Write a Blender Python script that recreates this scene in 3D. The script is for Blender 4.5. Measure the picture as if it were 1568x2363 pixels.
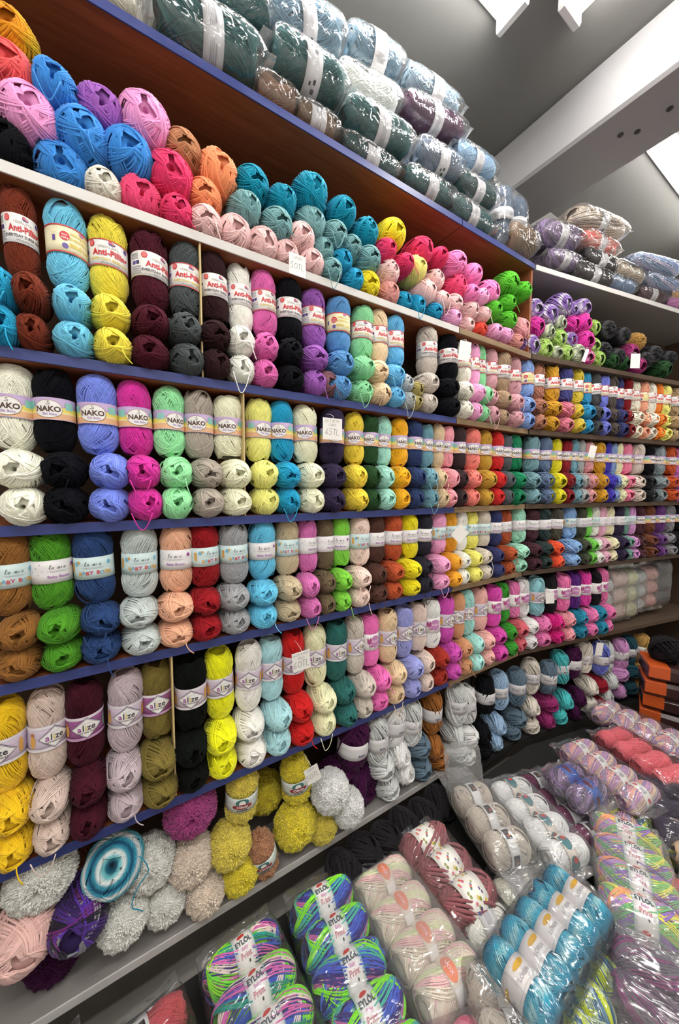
import bpy, math, random
import numpy as np
from mathutils import Matrix, Vector, Euler

for o in list(bpy.data.objects): bpy.data.objects.remove(o)
scene = bpy.context.scene
COL = scene.collection
PI = math.pi

# ------------------------------------------------------------------ camera
F_PX, W_PX, H_PX = 812.66, 1568, 2363
YAW, PITCH, ROLL = math.radians(32.22), math.radians(-4.227), math.radians(.268)
CAM = np.array([0., -1.0, 1.55])
def _rot():
    cy, sy, cp, sp, cr, sr = math.cos(YAW), math.sin(YAW), math.cos(PITCH), math.sin(PITCH), math.cos(ROLL), math.sin(ROLL)
    fwd = np.array([sy*cp, cy*cp, sp]); right = np.array([cy, -sy, 0.]); up = np.cross(right, fwd)
    return cr*right + sr*up, sr*right - cr*up, fwd
RA, RB, RC = _rot()
cam_d = bpy.data.cameras.new('camera'); cam = bpy.data.objects.new('camera', cam_d); COL.objects.link(cam)
cam_d.sensor_fit = 'VERTICAL'; cam_d.sensor_height = 36.0; cam_d.lens = F_PX/H_PX*36.0
cam_d.clip_start = .02; cam_d.clip_end = 60
cam.matrix_world = Matrix(((RA[0], -RB[0], -RC[0], CAM[0]), (RA[1], -RB[1], -RC[1], CAM[1]), (RA[2], -RB[2], -RC[2], CAM[2]), (0, 0, 0, 1)))
scene.camera = cam
def at(px, py, Y=0.):                     # where the sight line of a pixel meets the upright plane y = Y
    d = (px-784)/F_PX*RA + (py-1181.5)/F_PX*RB + RC
    return CAM + d*(Y-CAM[1])/d[1]
def onz(px, py, Z):                       # the same for a level plane
    d = (px-784)/F_PX*RA + (py-1181.5)/F_PX*RB + RC
    return CAM + d*(Z-CAM[2])/d[2]
def x_at(px, Y, Z):                       # x of the point at depth Y and height Z seen in column px
    k = (px-784)/F_PX; vy, vz = Y-CAM[1], Z-CAM[2]
    return (k*(vy*RC[1]+vz*RC[2]) - (vy*RA[1]+vz*RA[2]))/(RA[0]-k*RC[0])
# the shelving follows the wall straight on to x = QC, then turns a little towards the aisle
QC, BETA = 1.735, math.radians(11.2)
O_C = np.array([QC, 0., 0.]); E_C = np.array([math.cos(BETA), -math.sin(BETA), 0.]); N_C = np.array([math.sin(BETA), math.cos(BETA), 0.])
def path(q, d=0., z=0.):                  # distance along the shelf fronts, depth behind them -> point and heading
    if q <= QC: return (q, d, z), 0.
    p = O_C+(q-QC)*E_C+d*N_C; return (p[0], p[1], z), -BETA
def q_at(px, d, z):
    X = x_at(px, d, z)
    if X <= QC: return X
    g = (px-784)/F_PX*RC-RA; v = O_C+d*N_C-CAM; v[2] = z-CAM[2]
    return QC-float(g@v)/float(g@E_C)
def q_on(px, py, d):                      # the same from a pixel: distance along the fronts and height
    p = at(px, py, d)
    if p[0] <= QC: return p[0], p[2]
    r = (px-784)/F_PX*RA + (py-1181.5)/F_PX*RB + RC; t = (d-float(N_C@(CAM-O_C)))/float(N_C@r); p = CAM+t*r
    return QC+float((p-O_C)@E_C), p[2]
def depth(p): return float((np.array(p)-CAM)@RC)

# ------------------------------------------------------------------ world, exposure
w = bpy.data.worlds.new('world'); scene.world = w; w.use_nodes = True
w.node_tree.nodes['Background'].inputs[0].default_value = (.8, .85, .95, 1); w.node_tree.nodes['Background'].inputs[1].default_value = .25
LAMP_STRENGTH = 15.0
vs = scene.view_settings
vs.view_transform = 'Standard'; vs.look = 'None'; vs.gamma = 1.0; vs.use_curve_mapping = False; vs.exposure = 1.72

# ------------------------------------------------------------------ materials
def lin(c):
    r = []
    for v in c[:3]:
        v = v/255.; r.append(v/12.92 if v <= .04045 else ((v+.055)/1.055)**2.4)
    return tuple(r)+(1.,)
_M = {}
def _base(name):
    m = bpy.data.materials.new(name); m.use_nodes = True; nt = m.node_tree
    return m, nt, nt.nodes['Principled BSDF']
def N(nt, t, **kw):
    n = nt.nodes.new(t)
    for k, v in kw.items():
        if k.startswith('i_'): n.inputs[int(k[2:]) if k[2:].isdigit() else k[2:]].default_value = v
        else: setattr(n, k, v)
    return n
def flat(name, rgb, rough=.5, metal=0., noise=0., nscale=20., spec=.5):
    key = ('flat', name)
    if key in _M: return _M[key]
    m, nt, b = _base(name); c = lin(rgb)
    b.inputs['Base Color'].default_value = c; b.inputs['Roughness'].default_value = rough; b.inputs['Metallic'].default_value = metal
    b.inputs['Specular IOR Level'].default_value = spec
    if noise:
        tc = N(nt, 'ShaderNodeTexCoord'); nz = N(nt, 'ShaderNodeTexNoise', i_Scale=nscale, i_Detail=5.)
        mx = N(nt, 'ShaderNodeMix', data_type='RGBA'); mx.inputs[6].default_value = tuple(v*(1-noise) for v in c[:3])+(1,); mx.inputs[7].default_value = tuple(min(1, v*(1+noise)) for v in c[:3])+(1,)
        nt.links.new(tc.outputs['Object'], nz.inputs['Vector']); nt.links.new(nz.outputs[0], mx.inputs[0]); nt.links.new(mx.outputs[2], b.inputs['Base Color'])
    _M[key] = m; return m
YG = 1.12
def yarn_mat(name, rgb=None, fuzzy=False, attr=False, rings=None):
    key = ('yarn', name, fuzzy)
    if key in _M: return _M[key]
    m, nt, b = _base('yarn_'+name.replace(' ', '_').replace('-', '_')); L = nt.links
    tc = N(nt, 'ShaderNodeTexCoord')
    nz = N(nt, 'ShaderNodeTexNoise', i_Scale=90. if not fuzzy else 160., i_Detail=4.); L.new(tc.outputs['Object'], nz.inputs['Vector'])
    rmp = N(nt, 'ShaderNodeMapRange'); rmp.inputs[1].default_value = .3; rmp.inputs[2].default_value = .7; rmp.inputs[3].default_value = .93 if not fuzzy else .84; rmp.inputs[4].default_value = 1.06
    L.new(nz.outputs[0], rmp.inputs[0])
    vm = N(nt, 'ShaderNodeVectorMath', operation='SCALE'); L.new(rmp.outputs[0], vm.inputs[3])
    if attr:
        at_ = N(nt, 'ShaderNodeAttribute', attribute_name='Col'); L.new(at_.outputs['Color'], vm.inputs[0])
    elif rings:
        sx = N(nt, 'ShaderNodeSeparateXYZ'); L.new(tc.outputs['Object'], sx.inputs[0])
        cb = N(nt, 'ShaderNodeCombineXYZ'); L.new(sx.outputs[0], cb.inputs[0]); L.new(sx.outputs[1], cb.inputs[1])
        ln = N(nt, 'ShaderNodeVectorMath', operation='LENGTH'); L.new(cb.outputs[0], ln.inputs[0])
        mr = N(nt, 'ShaderNodeMapRange'); mr.inputs[2].default_value = .046; L.new(ln.outputs['Value'], mr.inputs[0])
        cr = N(nt, 'ShaderNodeValToRGB'); L.new(mr.outputs[0], cr.inputs[0]); el = cr.color_ramp.elements
        cr.color_ramp.interpolation = 'EASE'
        while len(el) < len(rings): el.new(.5)
        for i, (p, c) in enumerate(rings): el[i].position = p
        for i, (p, c) in enumerate(rings): el[i].color = lin(c)
        L.new(cr.outputs[0], vm.inputs[0])
    else:
        c = lin(rgb); vm.inputs[0].default_value = tuple(min(.92, v*YG+.002) for v in c[:3])
    if attr: L.new(vm.outputs[0], b.inputs['Base Color'])
    else:
        sh = N(nt, 'ShaderNodeAttribute', attribute_name='Col'); v2 = N(nt, 'ShaderNodeVectorMath', operation='MULTIPLY')
        L.new(vm.outputs[0], v2.inputs[0]); L.new(sh.outputs['Color'], v2.inputs[1]); L.new(v2.outputs[0], b.inputs['Base Color'])
    b.inputs['Roughness'].default_value = .85; b.inputs['Specular IOR Level'].default_value = .22 if not rgb else .05+.17*min(1, sum(lin(rgb)[:3])*2)
    lum = sum(lin(rgb)[:3])/3 if rgb else .3; b.inputs['Sheen Weight'].default_value = (.03+.3*min(1, lum*1.5)) if not fuzzy else .05+.4*min(1, lum*1.5); b.inputs['Sheen Roughness'].default_value = .4
    n2 = N(nt, 'ShaderNodeTexNoise', i_Scale=700., i_Detail=2.); L.new(tc.outputs['Object'], n2.inputs['Vector'])
    bp = N(nt, 'ShaderNodeBump', i_Strength=.35, i_Distance=.0012); L.new(n2.outputs[0], bp.inputs['Height']); L.new(bp.outputs[0], b.inputs['Normal'])
    _M[key] = m; return m
def plastic_mat(name='clear_film', haze=.05, tint=(235, 238, 240), gl=.5):
    key = ('plastic', name)
    if key in _M: return _M[key]
    m = bpy.data.materials.new(name); m.use_nodes = True; nt = m.node_tree; nt.nodes.clear(); L = nt.links
    out = N(nt, 'ShaderNodeOutputMaterial'); tr = N(nt, 'ShaderNodeBsdfTransparent'); tr.inputs[0].default_value = (.96, .965, .97, 1)
    gb = N(nt, 'ShaderNodeBsdfGlossy'); gb.inputs['Roughness'].default_value = .13; gb.inputs[0].default_value = (1, 1, 1, 1)
    df = N(nt, 'ShaderNodeBsdfDiffuse'); df.inputs[0].default_value = lin(tint)
    tl = N(nt, 'ShaderNodeBsdfTranslucent'); tl.inputs[0].default_value = lin(tint)
    tc = N(nt, 'ShaderNodeTexCoord'); mp = N(nt, 'ShaderNodeMapping'); mp.inputs['Scale'].default_value = (1.0, .45, 1.0); L.new(tc.outputs['Object'], mp.inputs[0])
    nz = N(nt, 'ShaderNodeTexNoise', i_Scale=38., i_Detail=5., i_Roughness=.6, i_Distortion=1.2); nz.noise_type = 'RIDGED_MULTIFRACTAL'; nz.normalize = True; L.new(mp.outputs[0], nz.inputs['Vector'])
    bp = N(nt, 'ShaderNodeBump', i_Strength=.9, i_Distance=.006); L.new(nz.outputs[0], bp.inputs['Height'])
    L.new(bp.outputs[0], gb.inputs['Normal'])
    lw = N(nt, 'ShaderNodeLayerWeight', i_Blend=.32); L.new(bp.outputs[0], lw.inputs['Normal'])
    ml = N(nt, 'ShaderNodeMath', operation='MULTIPLY_ADD'); ml.inputs[1].default_value = gl; ml.inputs[2].default_value = .05; L.new(lw.outputs['Fresnel'], ml.inputs[0])
    m0 = N(nt, 'ShaderNodeMixShader'); m0.inputs[0].default_value = .5; L.new(df.outputs[0], m0.inputs[1]); L.new(tl.outputs[0], m0.inputs[2])
    m1 = N(nt, 'ShaderNodeMixShader'); m1.inputs[0].default_value = haze; L.new(tr.outputs[0], m1.inputs[1]); L.new(m0.outputs[0], m1.inputs[2])
    m2 = N(nt, 'ShaderNodeMixShader'); L.new(ml.outputs[0], m2.inputs[0]); L.new(m1.outputs[0], m2.inputs[1]); L.new(gb.outputs[0], m2.inputs[2])
    L.new(m2.outputs[0], out.inputs[0]); _M[key] = m; return m
def wood_mat(name, c1, c2, rough=.45):
    key = ('wood', name)
    if key in _M: return _M[key]
    m, nt, b = _base(name); L = nt.links
    tc = N(nt, 'ShaderNodeTexCoord'); mp = N(nt, 'ShaderNodeMapping'); mp.inputs['Scale'].default_value = (1.2, 14, 14); L.new(tc.outputs['Object'], mp.inputs[0])
    nz = N(nt, 'ShaderNodeTexNoise', i_Scale=5., i_Detail=6., i_Distortion=.6); L.new(mp.outputs[0], nz.inputs['Vector'])
    cr = N(nt, 'ShaderNodeValToRGB'); cr.color_ramp.elements[0].color = lin(c1); cr.color_ramp.elements[1].color = lin(c2); cr.color_ramp.elements[0].position = .3; cr.color_ramp.elements[1].position = .75
    L.new(nz.outputs[0], cr.inputs[0]); L.new(cr.outputs[0], b.inputs['Base Color']); b.inputs['Roughness'].default_value = rough
    _M[key] = m; return m
def wall_mat(name, rgb, bump=.15):
    key = ('wall', name)
    if key in _M: return _M[key]
    m, nt, b = _base(name); L = nt.links; c = lin(rgb)
    tc = N(nt, 'ShaderNodeTexCoord'); nz = N(nt, 'ShaderNodeTexNoise', i_Scale=2.2, i_Detail=6.); L.new(tc.outputs['Object'], nz.inputs['Vector'])
    mx = N(nt, 'ShaderNodeMix', data_type='RGBA'); mx.inputs[6].default_value = tuple(v*.9 for v in c[:3])+(1,); mx.inputs[7].default_value = tuple(min(1, v*1.05) for v in c[:3])+(1,)
    L.new(nz.outputs[0], mx.inputs[0]); L.new(mx.outputs[2], b.inputs['Base Color']); b.inputs['Roughness'].default_value = .7
    n2 = N(nt, 'ShaderNodeTexNoise', i_Scale=60., i_Detail=4.); L.new(tc.outputs['Object'], n2.inputs['Vector'])
    bp = N(nt, 'ShaderNodeBump', i_Strength=bump, i_Distance=.004); L.new(n2.outputs[0], bp.inputs['Height']); L.new(bp.outputs[0], b.inputs['Normal'])
    _M[key] = m; return m
def emit_mat(name, rgb, s):
    key = ('emit', name)
    if key in _M: return _M[key]
    m, nt, b = _base(name); b.inputs['Base Color'].default_value = (.9, .9, .9, 1); b.inputs['Emission Color'].default_value = lin(rgb); b.inputs['Emission Strength'].default_value = s
    _M[key] = m; return m

# ------------------------------------------------------------------ mesh and object helpers
def mesh(name, V, F, mats=(None,), mi=None, smooth=True, col=None):
    me = bpy.data.meshes.new(name)
    me.from_pydata(np.asarray(V, float).tolist(), [], F.tolist() if isinstance(F, np.ndarray) else F)
    for m in mats: me.materials.append(m)
    if mi is not None: me.polygons.foreach_set('material_index', np.asarray(mi, np.int32))
    if smooth: me.polygons.foreach_set('use_smooth', np.ones(len(me.polygons), bool))
    if col is None: col = 1.0
    if col is not None:
        a = me.color_attributes.new('Col', 'FLOAT_COLOR', 'POINT'); c = np.ones((len(me.vertices), 4)); c[:, :3] = col; a.data.foreach_set('color', c.ravel())
    me.update(); return me
def obj(name, me, parent=None, mat=None, loc=None, rot=None, scale=None):
    o = bpy.data.objects.new(name, me); COL.objects.link(o)
    if parent is not None: o.parent = parent
    if mat is not None:
        o.material_slots[0].link = 'OBJECT'; o.material_slots[0].material = mat
    if loc is not None: o.location = loc
    if rot is not None: o.rotation_euler = rot
    if scale is not None: o.scale = scale
    return o
def empty(name, loc=(0, 0, 0), rot=None):
    o = bpy.data.objects.new(name, None); COL.objects.link(o); o.location = loc; o.empty_display_size = .03
    if rot is not None: o.rotation_euler = rot
    return o
def tag(o, label, cat, group=None, kind=None):
    if label: o['label'] = label
    if cat: o['category'] = cat
    if group: o['group'] = group
    if kind: o['kind'] = kind
    return o
class MB:
    def __init__(s): s.V = []; s.F = []; s.mi = []
    def add(s, V, F, m=0):
        n = len(s.V); s.V += [tuple(v) for v in V]; s.F += [tuple(i+n for i in f) for f in F]; s.mi += [m]*len(F)
    def box(s, x0, x1, y0, y1, z0, z1, m=0, bev=0.):
        b = min(bev, (x1-x0)*.45, (y1-y0)*.45, (z1-z0)*.45)
        if b <= 0:
            V = [(x, y, z) for x in (x0, x1) for y in (y0, y1) for z in (z0, z1)]
            s.add(V, [(0, 1, 3, 2), (4, 6, 7, 5), (0, 4, 5, 1), (2, 3, 7, 6), (0, 2, 6, 4), (1, 5, 7, 3)], m); return
        V = []; F = []; idx = {}
        for i, x in enumerate((x0, x1)):
            for j, y in enumerate((y0, y1)):
                for k, z in enumerate((z0, z1)):
                    sx, sy, sz = (1, -1)[i]*b, (1, -1)[j]*b, (1, -1)[k]*b
                    for a, p in enumerate(((x, y+sy, z+sz), (x+sx, y, z+sz), (x+sx, y+sy, z))): idx[i, j, k, a] = len(V); V.append(p)
        for i in (0, 1): F.append([idx[i, j, k, 0] for j, k in ((0, 0), (1, 0), (1, 1), (0, 1))][::1 if i else -1])
        for j in (0, 1): F.append([idx[i, j, k, 1] for i, k in ((0, 0), (0, 1), (1, 1), (1, 0))][::1 if j else -1])
        for k in (0, 1): F.append([idx[i, j, k, 2] for i, j in ((0, 0), (1, 0), (1, 1), (0, 1))][::1 if k else -1])
        for j in (0, 1):
            for k in (0, 1): F.append([idx[0, j, k, 1], idx[1, j, k, 1], idx[1, j, k, 2], idx[0, j, k, 2]])
        for i in (0, 1):
            for k in (0, 1): F.append([idx[i, 0, k, 0], idx[i, 1, k, 0], idx[i, 1, k, 2], idx[i, 0, k, 2]])
            for j in (0, 1): F.append([idx[i, j, 0, 0], idx[i, j, 1, 0], idx[i, j, 1, 1], idx[i, j, 0, 1]])
        for i in (0, 1):
            for j in (0, 1):
                for k in (0, 1): F.append([idx[i, j, k, a] for a in range(3)])
        s.add(V, F, m)
    def tube(s, pts, r, sides=6, m=0, closed=False):
        P = np.asarray(pts, float); n = len(P); T = np.gradient(P, axis=0); T /= np.linalg.norm(T, axis=1)[:, None]+1e-12
        ref = np.array([0, 0, 1.]) if abs(T[0][2]) < .9 else np.array([1., 0, 0]); V = []
        for i in range(n):
            u = ref-T[i]*(ref@T[i]); u /= np.linalg.norm(u)+1e-9; ref = u; v = np.cross(T[i], u); rr = r[i] if hasattr(r, '__len__') else r
            V += [P[i]+rr*(math.cos(a)*u+math.sin(a)*v) for a in np.arange(sides)*2*PI/sides]
        F = [(i*sides+k, i*sides+(k+1) % sides, (i+1)*sides+(k+1) % sides, (i+1)*sides+k) for i in range(n-1) for k in range(sides)]
        F += [tuple(range(sides))[::-1], tuple((n-1)*sides+k for k in range(sides))]
        s.add(V, F, m)
    def mesh(s, name, mats, smooth=False): return mesh(name, s.V, s.F, mats, s.mi, smooth)
    def build(s, name, mats, parent=None, smooth=False): return obj(name, s.mesh(name, mats, smooth), parent)

# ------------------------------------------------------------------ yarn geometry
def body_pt(th, R, L, p, wa, wz):
    ct, st = np.cos(th), np.sin(th)
    z = L/2*np.sign(ct)*np.abs(ct)**(2/p); r = R*np.abs(st)**(2/p)
    r = r*(1-wa*np.exp(-(z/wz)**4)); nr = (np.maximum(r, 1e-6)/R)**(p-1)/R; nz = np.sign(z)*(np.abs(z)/(L/2))**(p-1)/(L/2)
    q = np.sqrt(nr**2+nz**2)+1e-9
    return r, z, nr/q, nz/q
def core(R, L, p, wa, wz, k=.955, nu=20, nv=12, hole=True):
    th = np.concatenate([[.002, .07], np.linspace(.13, PI-.13, nv-4), [PI-.07, PI-.002]]); r, z, _, _ = body_pt(th, R, L, p, wa, wz); r = r*k; z = z*k
    if hole:
        for i, q in ((0, .3), (nv-1, .3), (1, .6), (nv-2, .6), (2, .86), (nv-3, .86)): z[i] *= q
    ph = np.arange(nu)*2*PI/nu
    V = np.stack([np.outer(r, np.cos(ph)), np.outer(r, np.sin(ph)), np.repeat(z[:, None], nu, 1)], 2).reshape(-1, 3)
    F = [(i*nu+j, (i+1)*nu+j, (i+1)*nu+(j+1) % nu, i*nu+(j+1) % nu) for i in range(nv-1) for j in range(nu)]
    return V, np.array(F)
def winding(R=.04, L=.16, p=2.6, wa=0., wz=.03, nb=12, nl=9, segs=28, sr=.0014, sides=4, seed=0, h0=.12, h1=.6, palette=None, per=3, rough=0., lift=2.6):
    g = np.random.default_rng(seed); t = np.arange(segs)*2*PI/segs
    TH = []; PHI = []; LAY = []; CI = []; ci = 0
    for b in range(nb):
        hb = g.uniform(h0, h1); p0 = g.uniform(0, 2*PI); dr = g.choice([-1, 1]); fan = g.uniform(-.018, .018); dl = 2.1*sr/R*g.choice([-1, 1])
        for j in range(nl):
            h = np.clip(hb+fan*j+g.normal()*.012, .08, 1.2)
            if j % per == 0: ci += 1
            TH.append(PI/2+(PI/2-h)*np.sin(t+g.normal()*.02)); PHI.append(p0+dl*j+dr*t+.05*np.sin(2*t+g.uniform(0, 6))*g.normal())
            LAY.append(b/nb*lift*sr+g.normal()*.35*sr); CI.append(ci)
    TH = np.array(TH); PHI = np.array(PHI); LAY = np.array(LAY)[:, None]; n = len(TH)
    r, z, nr, nz = body_pt(TH, R, L, p, wa, wz); c, s = np.cos(PHI), np.sin(PHI)
    Nn = np.stack([nr*c, nr*s, nz], 2); P = np.stack([r*c, r*s, z], 2)+Nn*LAY[..., None]
    if rough: P = P+g.normal(size=P.shape)*rough
    T = np.roll(P, -1, 1)-np.roll(P, 1, 1); T /= np.linalg.norm(T, axis=2)[..., None]+1e-12
    Bn = np.cross(T, Nn); Bn /= np.linalg.norm(Bn, axis=2)[..., None]+1e-12
    rings = []
    for k in range(sides):
        a = 2*PI*(k+.5)/sides; rr = sr*(1+(g.normal(size=(n, segs, 1))*.15 if rough else 0))
        rings.append(P+rr*(.8*math.cos(a)*Nn+1.05*math.sin(a)*Bn))
    V = np.stack(rings, 2).reshape(-1, 3)
    i, j, k = np.meshgrid(np.arange(n), np.arange(segs), np.arange(sides), indexing='ij')
    def ix(i, j, k): return (i*segs+j % segs)*sides+k % sides
    F = np.stack([ix(i, j, k), ix(i, j, k+1), ix(i, j+1, k+1), ix(i, j+1, k)], -1).reshape(-1, 4)
    CV, CF = core(R, L, p, wa, wz, nu=20 if segs > 20 else 12, nv=12 if segs > 20 else 8)
    Vf = np.concatenate([CV, V]); Ff = np.concatenate([CF, F+len(CV)]); col = None
    sv = np.concatenate([np.full(len(CV), .94), np.repeat(g.uniform(.86, 1.08, n), segs*sides)])
    if not palette: return Vf, Ff, np.repeat(sv[:, None], 3, 1)
    if palette:
        pc = np.array([lin(q)[:3] for q in palette])*YG; pc = np.minimum(pc, .92)
        col = np.concatenate([np.repeat(pc[:1], len(CV), 0), np.repeat(pc[np.array(CI) % len(pc)], segs*sides, 0)])
    return Vf, Ff, col
def tufts(R=.045, L=.13, p=2.3, wa=0., wz=.03, n=2600, ln=.0065, wd=.0028, seed=0, curl=.6, k=.93):
    g = np.random.default_rng(seed); CV, CF = core(R, L, p, wa, wz, k=k, nu=24, nv=16, hole=True)
    CV = CV+g.normal(size=CV.shape)*.0012
    u = g.uniform(-1, 1, n); th = np.arccos(u*.985); ph = g.uniform(0, 2*PI, n)
    r, z, nr, nz = body_pt(th, R, L, p, wa, wz); c, s = np.cos(ph), np.sin(ph)
    P = np.stack([r*c, r*s, z], 1)*k; Nn = np.stack([nr*c, nr*s, nz], 1)
    lump = 1+.05*np.sin(9*ph+3*z/R*2)*np.sin(7*th); P *= lump[:, None]
    A = np.cross(Nn, g.normal(size=(n, 3))); A /= np.linalg.norm(A, axis=1)[:, None]; Bn = np.cross(Nn, A)
    l = ln*g.uniform(.6, 1.3, n)[:, None]; wdt = wd*g.uniform(.7, 1.3, n)[:, None]; tip = P+Nn*l+(A*g.normal(size=(n, 1))+Bn*g.normal(size=(n, 1)))*l*curl*.6
    mid = P+Nn*l*.6+A*l*curl*.4
    V = []; F = []; base = len(CV)
    ring = [P-Nn*.002+wdt*.8*(math.cos(a)*A+math.sin(a)*Bn) for a in (0, 2.094, 4.189)]; ring2 = [mid+wdt*.75*(math.cos(a)*A+math.sin(a)*Bn) for a in (0, 2.094, 4.189)]
    V = np.stack(ring+ring2+[tip], 1).reshape(-1, 3); q = np.arange(n)[:, None]*7+base
    quads = [q+np.array([[a, (a+1) % 3, 3+(a+1) % 3, 3+a]]) for a in range(3)]; tris = [q+np.array([[3+a, 3+(a+1) % 3, 6]]) for a in range(3)]
    F = CF.tolist()+np.concatenate(quads).tolist()+np.concatenate(tris).tolist()
    sv = np.concatenate([np.full(len(CV), .92), np.repeat(g.uniform(.88, 1.1, n), 7)])
    return np.concatenate([CV, V]), F, np.repeat(sv[:, None], 3, 1)
def vmesh(name, t): return mesh(name, t[0], t[1], (None,), col=t[2] if len(t) > 2 else None)
SK_R, SK_L, BALL_R, BALL_L = .040, .190, .040, .160
SK_HI = [vmesh('skein_winding', winding(SK_R, SK_L, 3.0, .20, .036, 14, 13, 34, .00118, 4, 10+i, .35, .9, lift=2.4)) for i in range(6)]
SK_LO = [vmesh('skein_winding_far', winding(SK_R, SK_L, 3.0, .22, .036, 8, 8, 22, .0019, 3, 30+i, .35, .9, lift=1.2)) for i in range(3)]
BA_HI = [vmesh('ball_winding', winding(BALL_R, BALL_L, 2.35, 0, .03, 15, 8, 32, .0016, 5, 50+i, .13, .62, lift=3.)) for i in range(8)]
BA_LO = [vmesh('ball_winding_far', winding(BALL_R, BALL_L, 2.35, 0, .03, 9, 6, 20, .0024, 3, 70+i, .15, .62, lift=3.)) for i in range(4)]
FU_BA = [vmesh('plush_winding', tufts(.046, .13, 2.2, n=6500, ln=.0052, wd=.0017, seed=i)) for i in range(4)]
FU_SK = [vmesh('plush_skein_winding', tufts(.046, .19, 2.6, .2, .03, n=7000, ln=.0052, wd=.0017, seed=20+i)) for i in range(2)]
def chen(R, L, p, wa, seed):
    V, F, c1 = winding(R, L, p, wa, .03, 7, 5, 40, .0042, 5, seed, .3, .7, rough=.0007)
    tv, tf, c2 = tufts(R*1.05, L*1.03, p, wa, .03, 1500, .004, .0022, seed, .9)
    return np.concatenate([V, tv]), F.tolist()+[[i+len(V) for i in f] for f in tf], np.concatenate([c1, c2])
CH_BA = [vmesh('chenille_winding', chen(.041, .14, 2.4, 0, i)) for i in range(3)]
CH_SK = [vmesh('chenille_skein_winding', chen(.041, .19, 2.5, .15, 20+i)) for i in range(2)]
def loose(seed):
    g = random.Random(seed); b = MB(); x0 = g.uniform(-.02, .02); n = 16; w_, d = g.uniform(-.02, .02), g.uniform(.03, .06)
    if seed % 2: pts = [(x0-.022+.044*i/(n-1), -.082-.004*math.sin(i*.6), -.02-d*math.sin(i/(n-1)*PI)) for i in range(n)]
    else: pts = [(x0+w_*(i/(n-1))**2, -.079-.008*math.sin(i/(n-1)*2), -.015-d*i/(n-1)) for i in range(n)]
    b.tube(pts, .0013, 5); return b.mesh('loose_strand', (None,), True)
LOOSE = [loose(i) for i in range(4)]

# ------------------------------------------------------------------ printed paper bands
_T = {}
def text2d(s, bold=0.):
    key = (s, bold)
    if key in _T: return _T[key]
    c = bpy.data.curves.new('lettering', 'FONT'); c.body = s; c.size = 1.; c.offset = bold; c.align_x = 'CENTER'; c.align_y = 'CENTER'; c.resolution_u = 2
    o = bpy.data.objects.new('lettering', c); COL.objects.link(o)
    me = bpy.data.meshes.new_from_object(o.evaluated_get(bpy.context.evaluated_depsgraph_get()))
    V = [(v.co.x, v.co.y) for v in me.vertices]; F = [tuple(p.vertices) for p in me.polygons]
    bpy.data.objects.remove(o); bpy.data.curves.remove(c); bpy.data.meshes.remove(me)
    _T[key] = (V, F); return V, F
GL = {'A': (((0, 0), (.3, 1), (.6, 0)), ((.1, .4), (.5, .4))), 'B': (((0, 0), (0, 1), (.4, .9), (.4, .6), (0, .52), (.5, .4), (.45, .05), (0, 0)),), 'C': (((.55, .85), (.3, 1), (.05, .7), (.05, .3), (.3, 0), (.55, .12)),), 'D': (((0, 0), (0, 1), (.4, .85), (.5, .5), (.4, .12), (0, 0)),), 'E': (((.5, 1), (0, 1), (0, 0), (.5, 0)), ((0, .5), (.4, .5))), 'G': (((.55, .85), (.3, 1), (.05, .7), (.05, .3), (.3, 0), (.55, .2), (.55, .45), (.3, .45)),), 'H': (((0, 0), (0, 1)), ((.5, 0), (.5, 1)), ((0, .5), (.5, .5))), 'I': (((.1, 0), (.1, 1)),), 'K': (((0, 0), (0, 1)), ((.5, 1), (0, .45), (.5, 0))), 'L': (((0, 1), (0, 0), (.45, 0)),), 'N': (((0, 0), (0, 1), (.5, 0), (.5, 1)),), 'O': (((.3, 1), (.05, .7), (.05, .3), (.3, 0), (.55, .3), (.55, .7), (.3, 1)),), 'P': (((0, 0), (0, 1), (.45, .9), (.45, .6), (0, .5)),), 'R': (((0, 0), (0, 1), (.45, .9), (.45, .6), (0, .5), (.5, 0)),), 'S': (((.5, .9), (.25, 1), (.05, .75), (.45, .4), (.4, .05), (0, .08)),), 'T': (((0, 1), (.55, 1)), ((.28, 1), (.28, 0))), 'U': (((0, 1), (0, .2), (.25, 0), (.5, .2), (.5, 1)),), 'Y': (((0, 1), (.25, .5)), ((.5, 1), (.15, 0))), 'Z': (((0, 1), (.5, 1), (0, 0), (.5, 0)),), 'M': (((0, 0), (0, 1), (.3, .4), (.6, 1), (.6, 0)),),
      '0': (((.3, 1), (.05, .7), (.05, .3), (.3, 0), (.6, .3), (.6, .7), (.3, 1)),), '5': (((.55, 1), (.1, 1), (.08, .58), (.4, .6), (.5, .3), (.35, 0), (0, .05)),), '6': (((.45, 1), (.15, .6), (.05, .25), (.25, 0), (.5, .2), (.4, .45), (.1, .35)),),
      'l': (((0, .3), (.25, .9), (.15, 1.15), (.08, .9), (.1, .1), (.25, 0), (.35, .1)),), 'a': (((.4, .45), (.15, .5), (.02, .2), (.15, 0), (.38, .4), (.4, .05), (.5, .05)),), 'm': (((0, 0), (.05, .5), (.08, .3), (.2, .5), (.25, 0), (.27, .3), (.4, .5), (.45, 0), (.55, .05)),), 'i': (((.05, .5), (.08, .05), (.18, .05)), ((.06, .75), (.08, .8))), 'b': (((.05, 1.1), (.05, 0), (.3, .05), (.35, .35), (.06, .4)),), 'u': (((0, .5), (.05, .05), (.25, .05), (.35, .5), (.38, 0)),)}
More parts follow.
